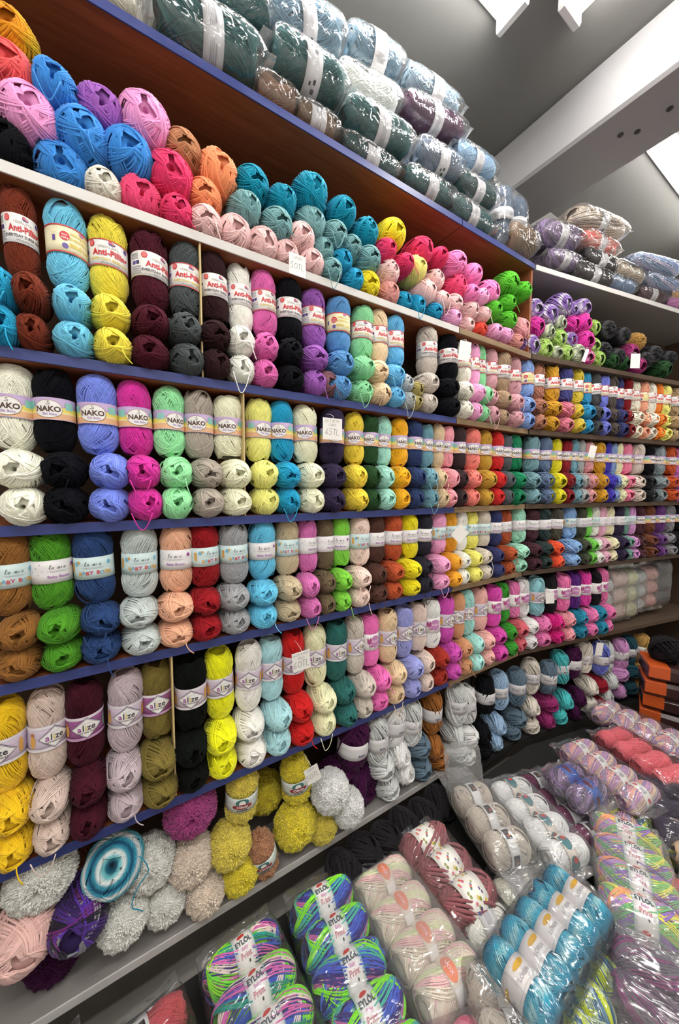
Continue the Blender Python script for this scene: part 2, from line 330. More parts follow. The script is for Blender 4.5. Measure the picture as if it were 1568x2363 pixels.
def ribbon(poly, wd):
    P = np.asarray(poly, float); D = np.gradient(P, axis=0) if len(P) > 2 else np.repeat(P[1:]-P[:1], 2, 0); D /= np.linalg.norm(D, axis=1)[:, None]+1e-9
    Q = np.stack([-D[:, 1], D[:, 0]], 1)*wd/2; V = np.concatenate([P+Q, P-Q]).tolist(); n = len(P)
    return V, [(i, i+1, n+i+1, n+i) for i in range(n-1)]
class Art:
    def __init__(s): s.V = []; s.F = []; s.mi = []; s.mats = []
    def m(s, mat):
        if mat not in s.mats: s.mats.append(mat)
        return s.mats.index(mat)
    def add(s, V, F, mat, lay):
        n = len(s.V); s.V += [(v[0], v[1], lay) for v in V]; s.F += [tuple(i+n for i in f) for f in F]; s.mi += [s.m(mat)]*len(F)
    def cols(s, u0, u1, lo, hi, mat, lay, n=None):
        n = n or max(2, int(abs(u1-u0)/.004)); us = np.linspace(u0, u1, n+1); V = [(u, lo(u)) for u in us]+[(u, hi(u)) for u in us]
        s.add(V, [(i, i+1, n+2+i, n+1+i) for i in range(n)], mat, lay)
    def rect(s, u0, v0, u1, v1, mat, lay=1): s.cols(u0, u1, lambda u: v0, lambda u: v1, mat, lay)
    def ell(s, cu, cv, a, b, mat, lay=1):
        f = lambda u: b*math.sqrt(max(0, 1-((u-cu)/a)**2)); s.cols(cu-a, cu+a, lambda u: cv-f(u), lambda u: cv+f(u), mat, lay, 14)
    def dia(s, cu, cv, a, b, mat, lay=1):
        f = lambda u: b*(1-abs(u-cu)/a); s.cols(cu-a, cu+a, lambda u: cv-f(u), lambda u: cv+f(u), mat, lay, 12)
    def text(s, t, u, v, size, mat, lay=3, bold=0., sx=1.):
        V, F = text2d(t, bold); s.add([(u+x*size*sx, v+y*size) for x, y in V], F, mat, lay)
    def hand(s, t, u, v, h, wd, mat, lay=3, sp=.72, slant=.12, center=True):
        x = 0; L = []
        for ch in t:
            if ch == ' ': x += .5; continue
            for poly in GL[ch]: L.append([(x+px_+slant*py_, py_) for px_, py_ in poly])
            x += sp*(1.1 if ch == 'm' else .75 if ch in 'liI' else 1)
        off = x/2 if center else 0
        for poly in L:
            V, F = ribbon([(u+(a-off)*h, v+b*h) for a, b in poly], wd); s.add(V, F, mat, lay)
    def wrap(s, rb, base, hb, rot90=False, name='paper_band', taper=0.):
        # the band itself: a thin closed sleeve; then each printed patch a hair proud of it
        mats = [base]+s.mats; V = []; F = []; mi = []; n = 36
        for r_ in (rb, rb-.0007):
            for zz in (-hb/2, -hb/6, hb/6, hb/2):
                rr = r_+taper*(zz/(hb/2))**2
                V += [(rr*math.sin(a), -rr*math.cos(a), zz) for a in np.arange(n)*2*PI/n]
        for q in range(3): F += [(q*n+i, q*n+(i+1) % n, (q+1)*n+(i+1) % n, (q+1)*n+i) for i in range(n)]
        for q in range(4, 7): F += [(q*n+i, (q+1)*n+i, (q+1)*n+(i+1) % n, q*n+(i+1) % n) for i in range(n)]
        F += [(3*n+i, 3*n+(i+1) % n, 7*n+(i+1) % n, 7*n+i) for i in range(n)]+[(i, 4*n+i, 4*n+(i+1) % n, (i+1) % n) for i in range(n)]
        mi = [0]*len(F); b0 = len(V)
        for u, v, l in s.V:
            if rot90: u, v = v, -u
            r_ = rb+.0004+l*.00028+taper*min(1, (v/(hb/2))**2); V.append((r_*math.sin(u/rb), -r_*math.cos(u/rb), v))
        F += [tuple(i+b0 for i in f) for f in s.F]; mi += [i+1 for i in s.mi]
        return mesh(name, V, F, mats, mi, True)
def P_(name, rgb, rough=.45): return flat('print_'+name, rgb, rough)
WHT, RED, DRK = P_('white', (238, 236, 236), .3), P_('red', (200, 30, 40)), P_('dark', (60, 55, 60))
PUR, GOLD, GRY = P_('purple', (95, 75, 150)), P_('gold', (215, 195, 80)), P_('grey', (170, 170, 178))
CREAM = P_('cream', (238, 230, 195), .3)
BAND_R = SK_R*.80+.0076
def band_anti(cream=False, extra='EVERYDAY BEBE LUX'):
    a = Art(); hb = .058
    if cream:
        a.rect(-.1, .0265, .1, .029, RED); a.rect(-.1, -.029, .1, -.0265, RED)
        a.ell(-.012, .006, .0095, .0095, RED, 1); a.text('Anti-', -.012, .0085, .0055, WHT, 2, .01); a.text('Pilling', -.012, .002, .0055, WHT, 2, .01)
        a.text('HIMALAYA', .018, .013, .0085, GOLD, 2, .02); a.text('EVERYDAY', .018, .002, .009, GOLD, 2, .02); a.text('BEBE LUX', .02, -.011, .0115, GOLD, 2, .03)
        a.ell(-.012, -.015, .006, .006, PUR, 1); a.rect(-.036, -.006, -.03, .006, PUR, 1); a.ell(.022, .022, .006, .004, P_('pinkish', (190, 120, 160)), 1)
        return a.wrap(BAND_R, CREAM, hb)
    if extra.endswith('LUX'): a.rect(-.1, .027, .1, .029, RED); a.rect(-.1, -.029, .1, -.027, RED)
    a.ell(.014, .021, .0075, .0035, PUR, 1); a.ell(.011, .0235, .0035, .003, P_('rose', (205, 90, 110)), 2); a.ell(.017, .0215, .0035, .0015, P_('orangey', (230, 150, 90)), 2)
    a.text('HIMALAYA', .008, .0125, .0085, P_('silver', (190, 185, 175)), 2, .015)
    a.text('Anti-Pilling', .012, -.001, .0185, RED, 3, .03, .92)
    a.text(extra, .01, -.0155, .0085, DRK if not extra.endswith('LUX') else GOLD, 2, .02); a.text('100% anti-pilling acrylic', .01, -.0235, .0042, DRK, 2)
    a.ell(-.028, .019, .007, .007, RED, 1); a.ell(-.028, .019, .0055, .0055, P_('salmon', (225, 110, 110)), 2)
    a.rect(-.058, -.002, -.049, .006, PUR, 1); a.rect(-.047, -.002, -.04, .006, P_('indigo', (60, 45, 110)), 1)
    for k in range(4): a.rect(-.062, -.009-k*.005, -.036, -.0065-k*.005, GRY, 1)
    for k in range(3): a.rect(-.062, .011+k*.005, -.042, .0135+k*.005, GRY, 1)
    for k in range(11): a.rect(-.1+k*.0018, -.016, -.0992+k*.0018, .001, DRK, 1)
    a.ell(.045, .02, .005, .005, PUR, 1)
    return a.wrap(BAND_R, WHT, hb)
def band_nako():
    a = Art(); hb = .05; y, o, tq = P_('yellow', (232, 215, 105)), P_('peach', (228, 180, 140)), P_('aqua', (140, 200, 190)); br = P_('brown', (82, 58, 48)); lil = P_('lilac', (188, 165, 205))
    a.rect(-.11, -.006, .11, .004, y, 1); a.rect(-.11, -.025, .11, -.010, o, 1); a.rect(-.11, -.010, .11, -.006, P_('cornsilk', (236, 222, 160)), 1)
    a.rect(-.05, .0, -.03, .017, tq, 2); a.rect(.032, .0, .05, .017, tq, 2); a.rect(-.11, -.025, .11, -.0235, lil, 2)
    a.ell(0, -.001, .027, .0205, P_('bronze', (150, 120, 70)), 3); a.ell(0, -.001, .0258, .0193, WHT, 4)
    a.text('NAKO', 0, -.0015, .0165, br, 6, .035, .95); a.text('Elit Baby', .003, -.0125, .0075, P_('mauve', (165, 140, 195)), 6, .015)
    sw = [(-.004, .0095), (-.001, .0085), (.003, .009), (.0035, .0115), (0, .0125), (-.001, .015), (.001, .0165), (.003, .0155)]
    V, F = ribbon(sw, .0009); a.add(V, F, br, 6)
    return a.wrap(BAND_R, lil, hb)
def band_lamia(kind):
    a = Art(); hb = .055; base = P_('pale_aqua', (205, 226, 228), .4) if kind == 0 else P_('soft_white', (232, 230, 232), .4)
    a.hand('la mia', .006, .006, .010, .0008, DRK, 2, .62, .25); a.rect(-.014, .001, .028, .0018, GRY, 1); a.rect(-.008, -.0012, .022, -.0006, GRY, 1)
    if kind == 0:
        cs = [P_('letter_gold', (218, 165, 80)), P_('letter_blue', (110, 165, 200)), P_('letter_coral', (205, 80, 85)), P_('letter_rose', (190, 70, 130))]
        x = -.020
        for i, ch in enumerate('BABY BOOM'):
            if ch != ' ': a.text(ch, x, -.0125+(.001 if i % 2 else -.0005), .0125, cs[[0, 1, 2, 3, 0, 2, 1, 0, 0][i]], 2, .03)
            x += .0075 if ch != ' ' else .005
        a.ell(-.028, .012, .005, .006, P_('sky', (120, 185, 215)), 1); a.ell(-.022, .015, .003, .004, P_('letter_gold', (218, 165, 80)), 1); a.rect(-.045, -.01, -.037, .014, P_('letter_gold', (218, 165, 80)), 1); a.ell(.038, .012, .004, .006, P_('sky', (120, 185, 215)), 1)
    else:
        a.text('Baby Boom', .008, -.0125, .0095, P_('violet', (170, 120, 185)), 2, .025)
        for k in range(7): a.ell(-.05+.0045*k, .018-((k*7) % 5)*.008, .0011, .0016, P_('violet', (170, 120, 185)) if k % 2 else GRY, 1)
        a.ell(.041, .013, .0052, .0052, P_('plum', (150, 70, 150)), 1)
    return a.wrap(BAND_R, base, hb)
def band_alize(kind):
    a = Art(); hb = .052; lv = P_('lavender', (205, 190, 210), .3) if kind == 0 else P_('orchid', (150, 85, 140), .3); dk = P_('lattice', (95, 80, 105))
    a.rect(-.11, .02, .11, .026, P_('pearl', (225, 220, 226)), 1); a.rect(-.11, -.026, .11, -.02, P_('pearl', (225, 220, 226)) if kind == 0 else P_('orchid_light', (195, 150, 190)), 1)
    a.dia(.004, 0, .0335, .0245, dk, 2); a.dia(.004, 0, .0315, .0226, P_('pearl', (225, 220, 226)), 3); a.dia(.004, 0, .0302, .0214, dk, 4); a.dia(.004, 0, .029, .0204, WHT, 5)
    for i, ch in enumerate('alize'): a.text(ch, -.0105+[0, .0075, .0125, .0185, .027][i], .0005, .0185, [P_('plum', (150, 70, 150)), DRK, GOLD, DRK, DRK][i], 7, .02)
    a.text('COTTON GOLD', .004, -.0095, .0048, P_('brown', (82, 58, 48)), 7, .03); a.text('BABY SOFT', .004, .0105, .0035, GRY, 7)
    a.ell(-.04, -.004, .006, .013, P_('letter_gold', (218, 165, 80)), 2); a.ell(-.041, .011, .004, .004, P_('copper', (190, 120, 60)), 3); a.ell(.046, 0, .005, .016, P_('sage', (130, 160, 150)) if kind else P_('letter_gold', (218, 165, 80)), 2)
    return a.wrap(BAND_R, lv, hb)
def band_tulip():
    a = Art(); hb = .056; pk = P_('tulip', (175, 75, 135))
    a.ell(.010, .002, .021, .021, P_('thistle', (190, 130, 180)), 1); a.text('NAKO', .012, .003, .0115, P_('blush', (240, 205, 225)), 3, .035)
    for q in (-.005, 0, .005): a.ell(-.016+q, .001+abs(q), .003, .011, pk, 2)
    a.rect(-.0168, -.024, -.0152, -.01, P_('stem', (120, 140, 80)), 2); a.ell(-.008, -.013, .007, .003, pk, 2)
    return a.wrap(BAND_R, WHT, hb)
def band_fox():
    a = Art(); a.text('FOX', .012, -.012, .011, P_('navy', (45, 45, 105)), 2, .03); return a.wrap(BAND_R+.0098, P_('ash', (215, 213, 216), .5), .056)
def band_bambi():
    a = Art(); a.hand('Bambi Bu', .002, -.006, .0155, .0012, DRK, 2, .58, .2); return a.wrap(BAND_R+.0098, P_('ash', (215, 213, 216), .5), .058)
def band_olivin():
    a = Art(); a.ell(.0, .009, .018, .014, P_('pine', (70, 120, 120)), 1); a.ell(.0, .007, .009, .011, P_('milk', (235, 236, 232)), 2)
    a.rect(-.024, -.009, .024, .004, P_('milk', (235, 236, 232)), 3); a.rect(-.023, -.0082, .023, .0032, P_('crimson', (140, 35, 45)), 4); a.ell(0, -.0025, .0265, .0078, P_('crimson', (140, 35, 45)), 4)
    a.text('Olivin', 0, -.0025, .0125, WHT, 6, .025); a.text('KUZUM', 0, -.0155, .0075, DRK, 4, .03)
    return a.wrap(.0440, P_('mist', (208, 216, 212), .4), .048)
def band_eylol():
    a = Art(); g = P_('slate_ink', (70, 85, 95)); r_ = P_('leaf_red', (205, 60, 55)); aq = P_('aqua', (140, 200, 190))
    a.rect(-.125, .0255, .125, .027, aq, 1); a.rect(-.125, -.027, .125, -.0255, aq, 1)
    for k in (-1, 0, 1):
        o = k*.078+.006
        # lettering runs along the skein, lines stacked around it
        for (t, dv, sz, mt, bd) in (('EYLÖL', .008, .0155, g, .035), ('Baby', -.004, .0095, P_('baby_pink', (215, 150, 195)), .02), ('Print', -.016, .0155, P_('print_rose', (200, 110, 130)), .01)):
            V, F = text2d(t, bd); a.add([(o-(dv+y*sz), x*sz*.95) for x, y in V], F, mt, 3)
        a.ell(o-.025, 0, .005, .009, r_, 2); a.ell(o-.022, -.006, .003, .006, r_, 2); a.ell(o+.028, .006, .003, .002, DRK, 2)
    return a.wrap(.0415, WHT, .054)
def band_loren():
    a = Art(); o = P_('brush_gold', (205, 160, 50))
    for k in (-1, 0, 1):
        c = k*.078; a.ell(c, .010, .020, .006, o, 2); a.ell(c+.006, .012, .016, .004, o, 2); a.text('LÖREN', c-.004, -.008, .0118, GRY, 3, .015)
    a.rect(-.125, -.0205, .125, -.02, GRY, 1); return a.wrap(.0415, P_('smoke', (220, 215, 216), .4), .052)
def band_plain(base, marks=(), hb=.036):
    a = Art()
    for k in (-1, 0, 1):
        for (u, v, aa, b, mt, sh) in marks: (a.ell if sh == 'e' else a.dia)(k*.06+u, v, aa, b, mt, 1) if sh in 'ed' else a.rect(k*.06+u-aa, v-b, k*.06+u+aa, v+b, mt, 1)
    return a.wrap(.0415, base, hb)
def band_vox():
    a = Art(); a.ell(.0, .0, .024, .017, P_('terracotta', (215, 130, 100)), 1); a.text('VOX', 0, 0, .012, P_('blush', (240, 205, 225)), 3, .01); a.rect(.03, -.014, .06, .014, WHT, 1)
    return a.wrap(.0415, P_('bone', (225, 215, 205), .4), .036)
def band_bits():
    a = Art(); g = random.Random(4); cs = [P_('bit_teal', (60, 125, 125)), P_('bit_orange', (225, 115, 75)), P_('bit_purple', (85, 60, 130)), P_('bit_olive', (140, 150, 65)), P_('bit_pink', (215, 120, 140)), P_('bit_yellow', (225, 195, 65)), P_('bit_blue', (90, 110, 180))]
    for i in range(64): a.ell(-.1+.0033*i, g.uniform(-.034, .034), g.uniform(.0025, .004), g.uniform(.002, .0045), g.choice(cs), 1)
    return a.wrap(.0415, P_('ivory', (240, 238, 232), .3), .082)
def band_square(base=(225, 225, 226)):
    a = Art(); k_ = P_('ink', (48, 42, 48)); d = P_('ember', (200, 95, 60))
    for k in (-1, 0, 1):
        a.rect(k*.06-.013, -.011, k*.06+.013, .011, k_, 1); a.ell(k*.06+.005, .003, .0035, .0035, d, 2)
        for q in range(3): a.rect(k*.06-.009, -.006+q*.004, k*.06-.001, -.0045+q*.004, P_('taupe_ink', (120, 105, 105)), 2)
    return a.wrap(.0415, P_('silver_white', base, .3), .036)
def band_oval(): return band_plain(P_('bone', (225, 215, 205), .4), ((0, 0, .024, .016, P_('petrol', (70, 120, 130)), 'e'), (-.012, .004, .008, .008, P_('leaf_red', (205, 60, 55)), 'e')))
def band_dot(): return band_plain(P_('milk', (235, 236, 232)), ((-.012, 0, .008, .006, P_('dot_rose', (205, 80, 100)), 'e'), (.016, 0, .01, .008, GRY, 'r')))
def band_code(): return band_plain(P_('ash', (215, 213, 216), .5), ((-.01, .006, .0035, .004, P_('ink', (48, 42, 48)), 'r'), (.004, .005, .004, .005, P_('ink', (48, 42, 48)), 'r'), (-.006, -.008, .003, .003, P_('ink', (48, 42, 48)), 'r')), .05)
def band_lines(): return band_plain(P_('ash', (215, 213, 216), .5), ((0, -.008, .024, .0008, GRY, 'r'), (0, -.004, .024, .0008, GRY, 'r'), (0, 0, .024, .0008, GRY, 'r'), (0, .006, .02, .0015, GRY, 'r')), .05)
BANDS = {'anti': band_anti(), 'anti2': band_anti(False, 'EVERYDAY SUPER SOFT'), 'antic': band_anti(True), 'nako': band_nako(), 'mia0': band_lamia(0), 'mia1': band_lamia(1), 'ali0': band_alize(0), 'ali1': band_alize(1), 'tulip': band_tulip(), 'fox': band_fox(), 'bambi': band_bambi(), 'olivin': band_olivin(),
         'eylol': band_eylol(), 'loren': band_loren(), 'vox': band_vox(), 'bits': band_bits(), 'square': band_square(), 'oval': band_oval(), 'dot': band_dot(), 'code': band_code(), 'lines': band_lines()}

# ------------------------------------------------------------------ room
ZCEIL, YB = 3.35, .34
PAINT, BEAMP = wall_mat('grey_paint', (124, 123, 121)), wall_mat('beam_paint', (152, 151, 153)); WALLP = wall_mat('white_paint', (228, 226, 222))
def slab(name, x0, x1, y0, y1, z0, z1, mat, bev=0.):
    b = MB(); b.box(x0, x1, y0, y1, z0, z1, 0, bev); o = b.build(name, (mat,)); o['kind'] = 'structure'; return o
XL, XR, YF = -1.7, 5.2, -2.5
slab('floor', XL, XR, YF, YB, -.05, 0, flat('floor_tile_grey', (176, 172, 166), .35, 0, .12, 6.))
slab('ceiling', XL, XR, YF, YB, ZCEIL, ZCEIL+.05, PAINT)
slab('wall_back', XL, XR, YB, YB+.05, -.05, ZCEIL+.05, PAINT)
slab('wall_front', XL, XR, YF-.05, YF, -.05, ZCEIL+.05, WALLP)
slab('wall_left', XL-.05, XL, YF-.05, YB+.05, -.05, ZCEIL+.05, WALLP)
slab('wall_right', XR, XR+.05, YF-.05, YB+.05, -.05, ZCEIL+.05, WALLP)
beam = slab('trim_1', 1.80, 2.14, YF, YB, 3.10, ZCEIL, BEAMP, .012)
bolt = flat('dark_plug', (50, 45, 45), .6)
for px, py in ((1433, 311), (1472, 303), (1547, 250)):
    p = onz(px, py, 3.10); b = MB(); b.tube([(p[0], p[1], 3.096), (p[0], p[1], 3.11)], .011, 10); b.build('anchor_hole', (bolt,), beam)
# fluorescent ceiling lamps: metal tray, end caps, glowing diffuser
TRAY, GLOW = flat('lamp_tray_white', (225, 225, 225), .4), emit_mat('lamp_glow', (255, 251, 244), LAMP_STRENGTH)
def lamp(x, y, ln, along, label):
    t = empty('ceiling_lamp', (x, y, ZCEIL), (0, 0, 0 if along == 'x' else PI/2))
    b = MB(); b.box(-ln/2, ln/2, -.062, .062, -.03, 0, 0, .004); b.build('tray', (TRAY,), t)
    b = MB(); n = 10; prof = [(.052*math.cos(a), -.03-.045*math.sin(a)) for a in np.linspace(0, PI, n)]
    V = [(sx*(ln/2-.03), q[0], q[1]) for sx in (-1, 1) for q in prof]
    b.add(V, [(i, i+1, n+i+1, n+i) for i in range(n-1)]+[tuple(range(n))[::-1], tuple(range(n, 2*n)), (0, n, 2*n-1, n-1)]); b.build('diffuser', (GLOW,), t)
    for sx in (-1, 1): b = MB(); b.box(*(sorted((sx*ln/2, sx*(ln/2-.03)))), -.06, .06, -.082, -.0, 0, .006); b.build('end_cap', (TRAY,), t)
    return tag(t, label, 'ceiling lamp', 'fluorescent ceiling lamps')
lamp(.70, -.125, 1.22, 'x', 'fluorescent lamp above the wrapped packs on the top shelf, parallel to the shelves')
lamp(1.47, -.85, 1.25, 'y', 'fluorescent lamp pointing at the shelves, close in front of the ceiling beam')
lamp(2.95, -.23, 1.24, 'x', 'fluorescent lamp beyond the ceiling beam, over the far shelves')
lamp(-.75, -1.25, 1.22, 'x', 'added fill lamp, out of view over the aisle behind the viewing spot')  # unseen fixture, added to light the lower shelves from the front
lamp(3.1, -1.5, 1.22, 'x', 'added fill lamp, out of view over the far end of the aisle')  # added out of view, frontal fill for the far shelves
lamp(.2, -1.75, 1.22, 'x', 'added fill lamp, out of view over the middle of the aisle')  # another added fixture out of view, more fill on the shelf fronts

# ------------------------------------------------------------------ shelving
WOOD = wood_mat('brown_board', (124, 68, 40), (156, 90, 56)); PLANK = wood_mat('plain_plank', (120, 98, 72), (160, 132, 98), .6)
BLUE, WHITE_E = flat('blue_edge_paint', (52, 64, 128), .4), flat('white_edge_band', (206, 203, 201), .4)
GREYB, DIVM = flat('grey_board', (150, 146, 144), .5, 0, .06), flat('pale_divider_board', (205, 182, 130), .6)
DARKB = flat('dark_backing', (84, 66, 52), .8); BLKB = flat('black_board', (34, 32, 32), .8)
# top faces of the boards
ZS = {0: 2.615, 1: 2.199, 2: 1.835, 3: 1.463, 4: 1.120, 5: .698, 6: .292}
TH = .024; ZB6 = .205
def shelving(x0, x1, boards, label, back, sides, turn=None):
    ox, oy = ((x0+x1)/2, YB-.005) if turn is None else (0, 0)
    t = empty('shelving_unit', (ox, oy, 0) if turn is None else tuple(O_C), None if turn is None else (0, 0, turn))
    def part(name, bx, mat, bev=0.):
        b = MB(); b.box(bx[0]-ox, bx[1]-ox, bx[2]-oy, bx[3]-oy, bx[4], bx[5], 0, bev); return b.build(name, (mat,), t)
    for z, em, bm in boards:
        part('shelf_board', (x0+.002, x1-.002, .004, YB-.012, z-TH, z), bm)
        part('edge_strip', (x0+.002, x1-.002, 0, .004, z-TH, z), em, .0008)
    part('back_panel', (x0, x1, YB-.012, YB-.005, .0, 2.60), back)
    for s in sides: part('side_panel', (s-.009, s+.009, .006, YB-.012, 0, 2.59), DARKB)
    tag(t, label, 'shelving unit', 'wall shelving units'); return t, part
UA, partA = shelving(-.95, 1.205, [(ZS[0], BLUE, WOOD), (ZS[1], WHITE_E, WOOD), (ZS[2], BLUE, WOOD), (ZS[3], BLUE, WOOD), (ZS[4], BLUE, WOOD), (ZS[5], BLUE, WOOD), (ZS[6], WHITE_E, GREYB)], 'brown board wall shelving with blue painted front edges', DARKB, (-.94,))
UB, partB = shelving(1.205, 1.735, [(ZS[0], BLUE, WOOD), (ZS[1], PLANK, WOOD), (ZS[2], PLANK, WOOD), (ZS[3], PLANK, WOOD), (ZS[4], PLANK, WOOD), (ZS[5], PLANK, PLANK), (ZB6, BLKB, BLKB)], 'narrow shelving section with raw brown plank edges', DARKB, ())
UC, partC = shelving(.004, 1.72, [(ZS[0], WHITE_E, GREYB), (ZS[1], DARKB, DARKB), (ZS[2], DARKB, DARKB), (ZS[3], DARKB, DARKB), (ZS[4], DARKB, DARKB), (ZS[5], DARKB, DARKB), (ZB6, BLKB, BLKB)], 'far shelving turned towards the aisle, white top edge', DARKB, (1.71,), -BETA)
partB('end_panel', (1.717, 1.733, .01, YB-.012, ZS[1], ZS[0]-TH), WOOD)
for (za, zb, px) in ((2, 1, 466), (3, 2, 566), (5, 4, 402)):
    xx = x_at(px, 0., (ZS[za]+ZS[zb])/2); partA('divider_board', (xx-.002, xx+.002, .006, YB-.012, ZS[za], ZS[zb]-TH), DIVM)

# ------------------------------------------------------------------ colours
C = {'rust-brown': (112, 46, 28), 'sky-blue': (105, 188, 220), 'lemon': (228, 212, 70), 'maroon': (72, 22, 36), 'charcoal': (72, 78, 80), 'dark-brown': (48, 26, 30), 'white': (236, 233, 226), 'orchid-pink': (212, 98, 168), 'black': (16, 16, 22), 'purple': (150, 88, 175), 'plum-brown': (120, 80, 90), 'denim-blue': (88, 145, 200), 'mint': (140, 212, 158), 'peach': (242, 206, 172), 'azure': (98, 175, 222), 'light-grey': (165, 172, 176), 'olive': (160, 148, 90), 'taupe': (196, 186, 178), 'ivory': (228, 225, 212), 'candy-pink': (242, 165, 208), 'dusty-pink': (202, 152, 162), 'khaki': (168, 143, 118), 'pale-blue': (132, 165, 222), 'cocoa': (168, 112, 92), 'mustard': (204, 152, 40), 'rose-pink': (220, 125, 148), 'navy': (66, 68, 130), 'ochre-yellow': (208, 184, 60), 'cerulean': (42, 145, 195), 'graphite': (72, 74, 76), 'periwinkle': (112, 122, 212), 'mushroom': (88, 78, 72), 'ink-blue': (58, 62, 112), 'dark-red': (128, 20, 30), 'cream': (236, 228, 210), 'apricot': (242, 168, 138), 'orange': (238, 130, 45), 'butter': (248, 230, 130), 'sand': (172, 146, 110),
     'oat-cream': (238, 234, 218), 'jet-black': (10, 10, 18), 'lilac-blue': (118, 138, 228), 'magenta': (208, 48, 155), 'pastel-green': (152, 228, 168), 'stone': (168, 158, 148), 'vanilla': (246, 240, 205), 'pale-yellow': (242, 232, 135), 'turquoise': (28, 152, 195), 'milk': (240, 235, 205), 'dark-purple': (52, 42, 70), 'yolk': (242, 208, 66), 'forest-green': (40, 74, 42), 'aqua-mint': (166, 222, 206), 'amber': (252, 172, 26), 'dark-navy': (44, 60, 102), 'steel-blue': (112, 158, 174), 'beige': (212, 188, 154), 'pink': (236, 156, 168), 'espresso': (58, 44, 46), 'salmon': (232, 128, 118), 'bronze': (188, 148, 54), 'red': (200, 38, 38), 'slate-grey': (84, 90, 96), 'emerald': (24, 130, 88), 'teal-grey': (118, 158, 168), 'slate-blue': (98, 118, 150), 'neon-yellow': (224, 214, 32), 'wine-red': (136, 34, 44), 'silver-grey': (168, 170, 170), 'blush': (218, 152, 158), 'royal-blue': (66, 56, 178), 'ice-blue': (128, 154, 200), 'eggshell': (238, 230, 190), 'bubblegum': (232, 128, 160), 'linen': (208, 194, 184), 'ash-grey': (132, 144, 150), 'burnt-orange': (192, 82, 38), 'mauve': (186, 108, 182),
     'golden-brown': (140, 94, 44), 'leaf-green': (74, 142, 34), 'midnight-blue': (40, 66, 114), 'pearl-grey': (188, 198, 198), 'shell-pink': (228, 174, 144), 'crimson': (146, 20, 30), 'mid-grey': (154, 156, 160), 'cyan': (98, 188, 224), 'wheat': (194, 178, 148), 'fuchsia-pink': (208, 112, 178), 'army-green': (106, 92, 70), 'lime': (128, 204, 68), 'powder-pink': (242, 208, 198), 'chocolate': (82, 54, 46), 'rust': (180, 80, 44), 'canary': (228, 214, 26), 'soft-black': (42, 40, 52), 'rosy-pink': (246, 162, 202), 'tangerine': (252, 168, 46), 'snow': (240, 238, 226), 'primrose': (246, 228, 116), 'grey-beige': (202, 192, 180), 'deep-navy': (54, 58, 102), 'copper': (170, 80, 46), 'ice-mint': (172, 232, 208), 'bordeaux': (76, 44, 54), 'dark-teal': (50, 66, 66), 'olive-grey': (80, 78, 68), 'vermilion': (252, 84, 48), 'baby-blue': (142, 184, 234), 'moss': (72, 76, 62), 'apple-green': (118, 208, 80), 'pale-pink': (224, 170, 194), 'custard': (242, 228, 190), 'aubergine': (56, 46, 74), 'sage': (110, 154, 140), 'lilac': (208, 148, 204), 'brown': (114, 64, 44), 'violet': (100, 54, 120), 'smoke-grey': (134, 132, 138),
     'sunflower': (254, 192, 26), 'pinkish-beige': (208, 188, 178), 'burgundy': (68, 20, 36), 'lavender-grey': (190, 174, 182), 'olive-green': (120, 106, 50), 'pitch-black': (12, 16, 14), 'bright-yellow': (246, 240, 20), 'chalk': (233, 231, 226), 'frost-blue': (172, 217, 224), 'scarlet': (200, 26, 26), 'champagne': (242, 234, 194), 'deep-teal': (44, 104, 100), 'oatmeal': (206, 196, 186), 'hot-pink': (250, 112, 186), 'tan': (224, 198, 162), 'cornflower': (152, 158, 218), 'rosy-beige': (218, 198, 188), 'bright-white': (240, 238, 234), 'purple-pink': (204, 80, 180), 'camel': (204, 150, 110), 'seafoam': (168, 224, 218), 'light-salmon': (242, 178, 172), 'deep-pink': (218, 74, 178), 'grass-green': (58, 154, 48), 'flamingo': (242, 122, 182), 'pure-white': (238, 236, 234), 'glacier': (144, 198, 208), 'night-black': (32, 30, 34), 'carnation': (242, 118, 178), 'royal-purple': (90, 38, 126), 'cerise': (228, 62, 168), 'brick-red': (158, 46, 34), 'coral-rose': (222, 104, 118), 'vivid-magenta': (218, 30, 132), 'blue-teal': (36, 136, 168),
     'coral': (255, 92, 94), 'lilac-pink': (242, 155, 208), 'blue': (56, 134, 212), 'rose': (218, 52, 104), 'raspberry': (228, 70, 118), 'tawny': (180, 124, 88), 'pale-orange': (243, 144, 98), 'baby-pink': (246, 194, 194), 'teal': (2, 136, 166), 'grey-teal': (114, 160, 164), 'yellow': (230, 210, 34), 'old-rose': (208, 143, 138), 'pale-lemon': (228, 218, 124), 'green': (80, 172, 40), 'tomato': (228, 80, 64), 'warm-pink': (236, 130, 190),
     'oyster': (224, 216, 205), 'dark-plum': (66, 18, 62), 'grey-white': (208, 212, 212), 'caramel': (158, 98, 42), 'storm-blue': (98, 120, 138), 'light-blue': (158, 190, 222), 'aquamarine': (74, 192, 196), 'sepia-rose': (170, 96, 104), 'berry': (150, 42, 106), 'ruby': (146, 22, 44), 'petrol': (38, 78, 92), 'ochre': (186, 146, 78), 'plush-yellow': (236, 216, 60), 'pale-plush-yellow': (232, 214, 92), 'plush-cream': (255, 248, 228), 'plush-beige': (240, 218, 202), 'plush-magenta': (172, 72, 136), 'plush-tan': (188, 138, 104), 'plush-white': (240, 240, 242)}
def ym(c, fuzzy=False): return yarn_mat(c, C[c], fuzzy)
RNG = random.Random(7)
FARPX = 1432
far_V = []; far_F = []; far_C = []; far_n = 0
FAR_T = [winding(BALL_R, BALL_L, 2.35, 0, .03, 5, 5, 14, .0032, 3, 90+i, .22, .6) for i in range(2)]
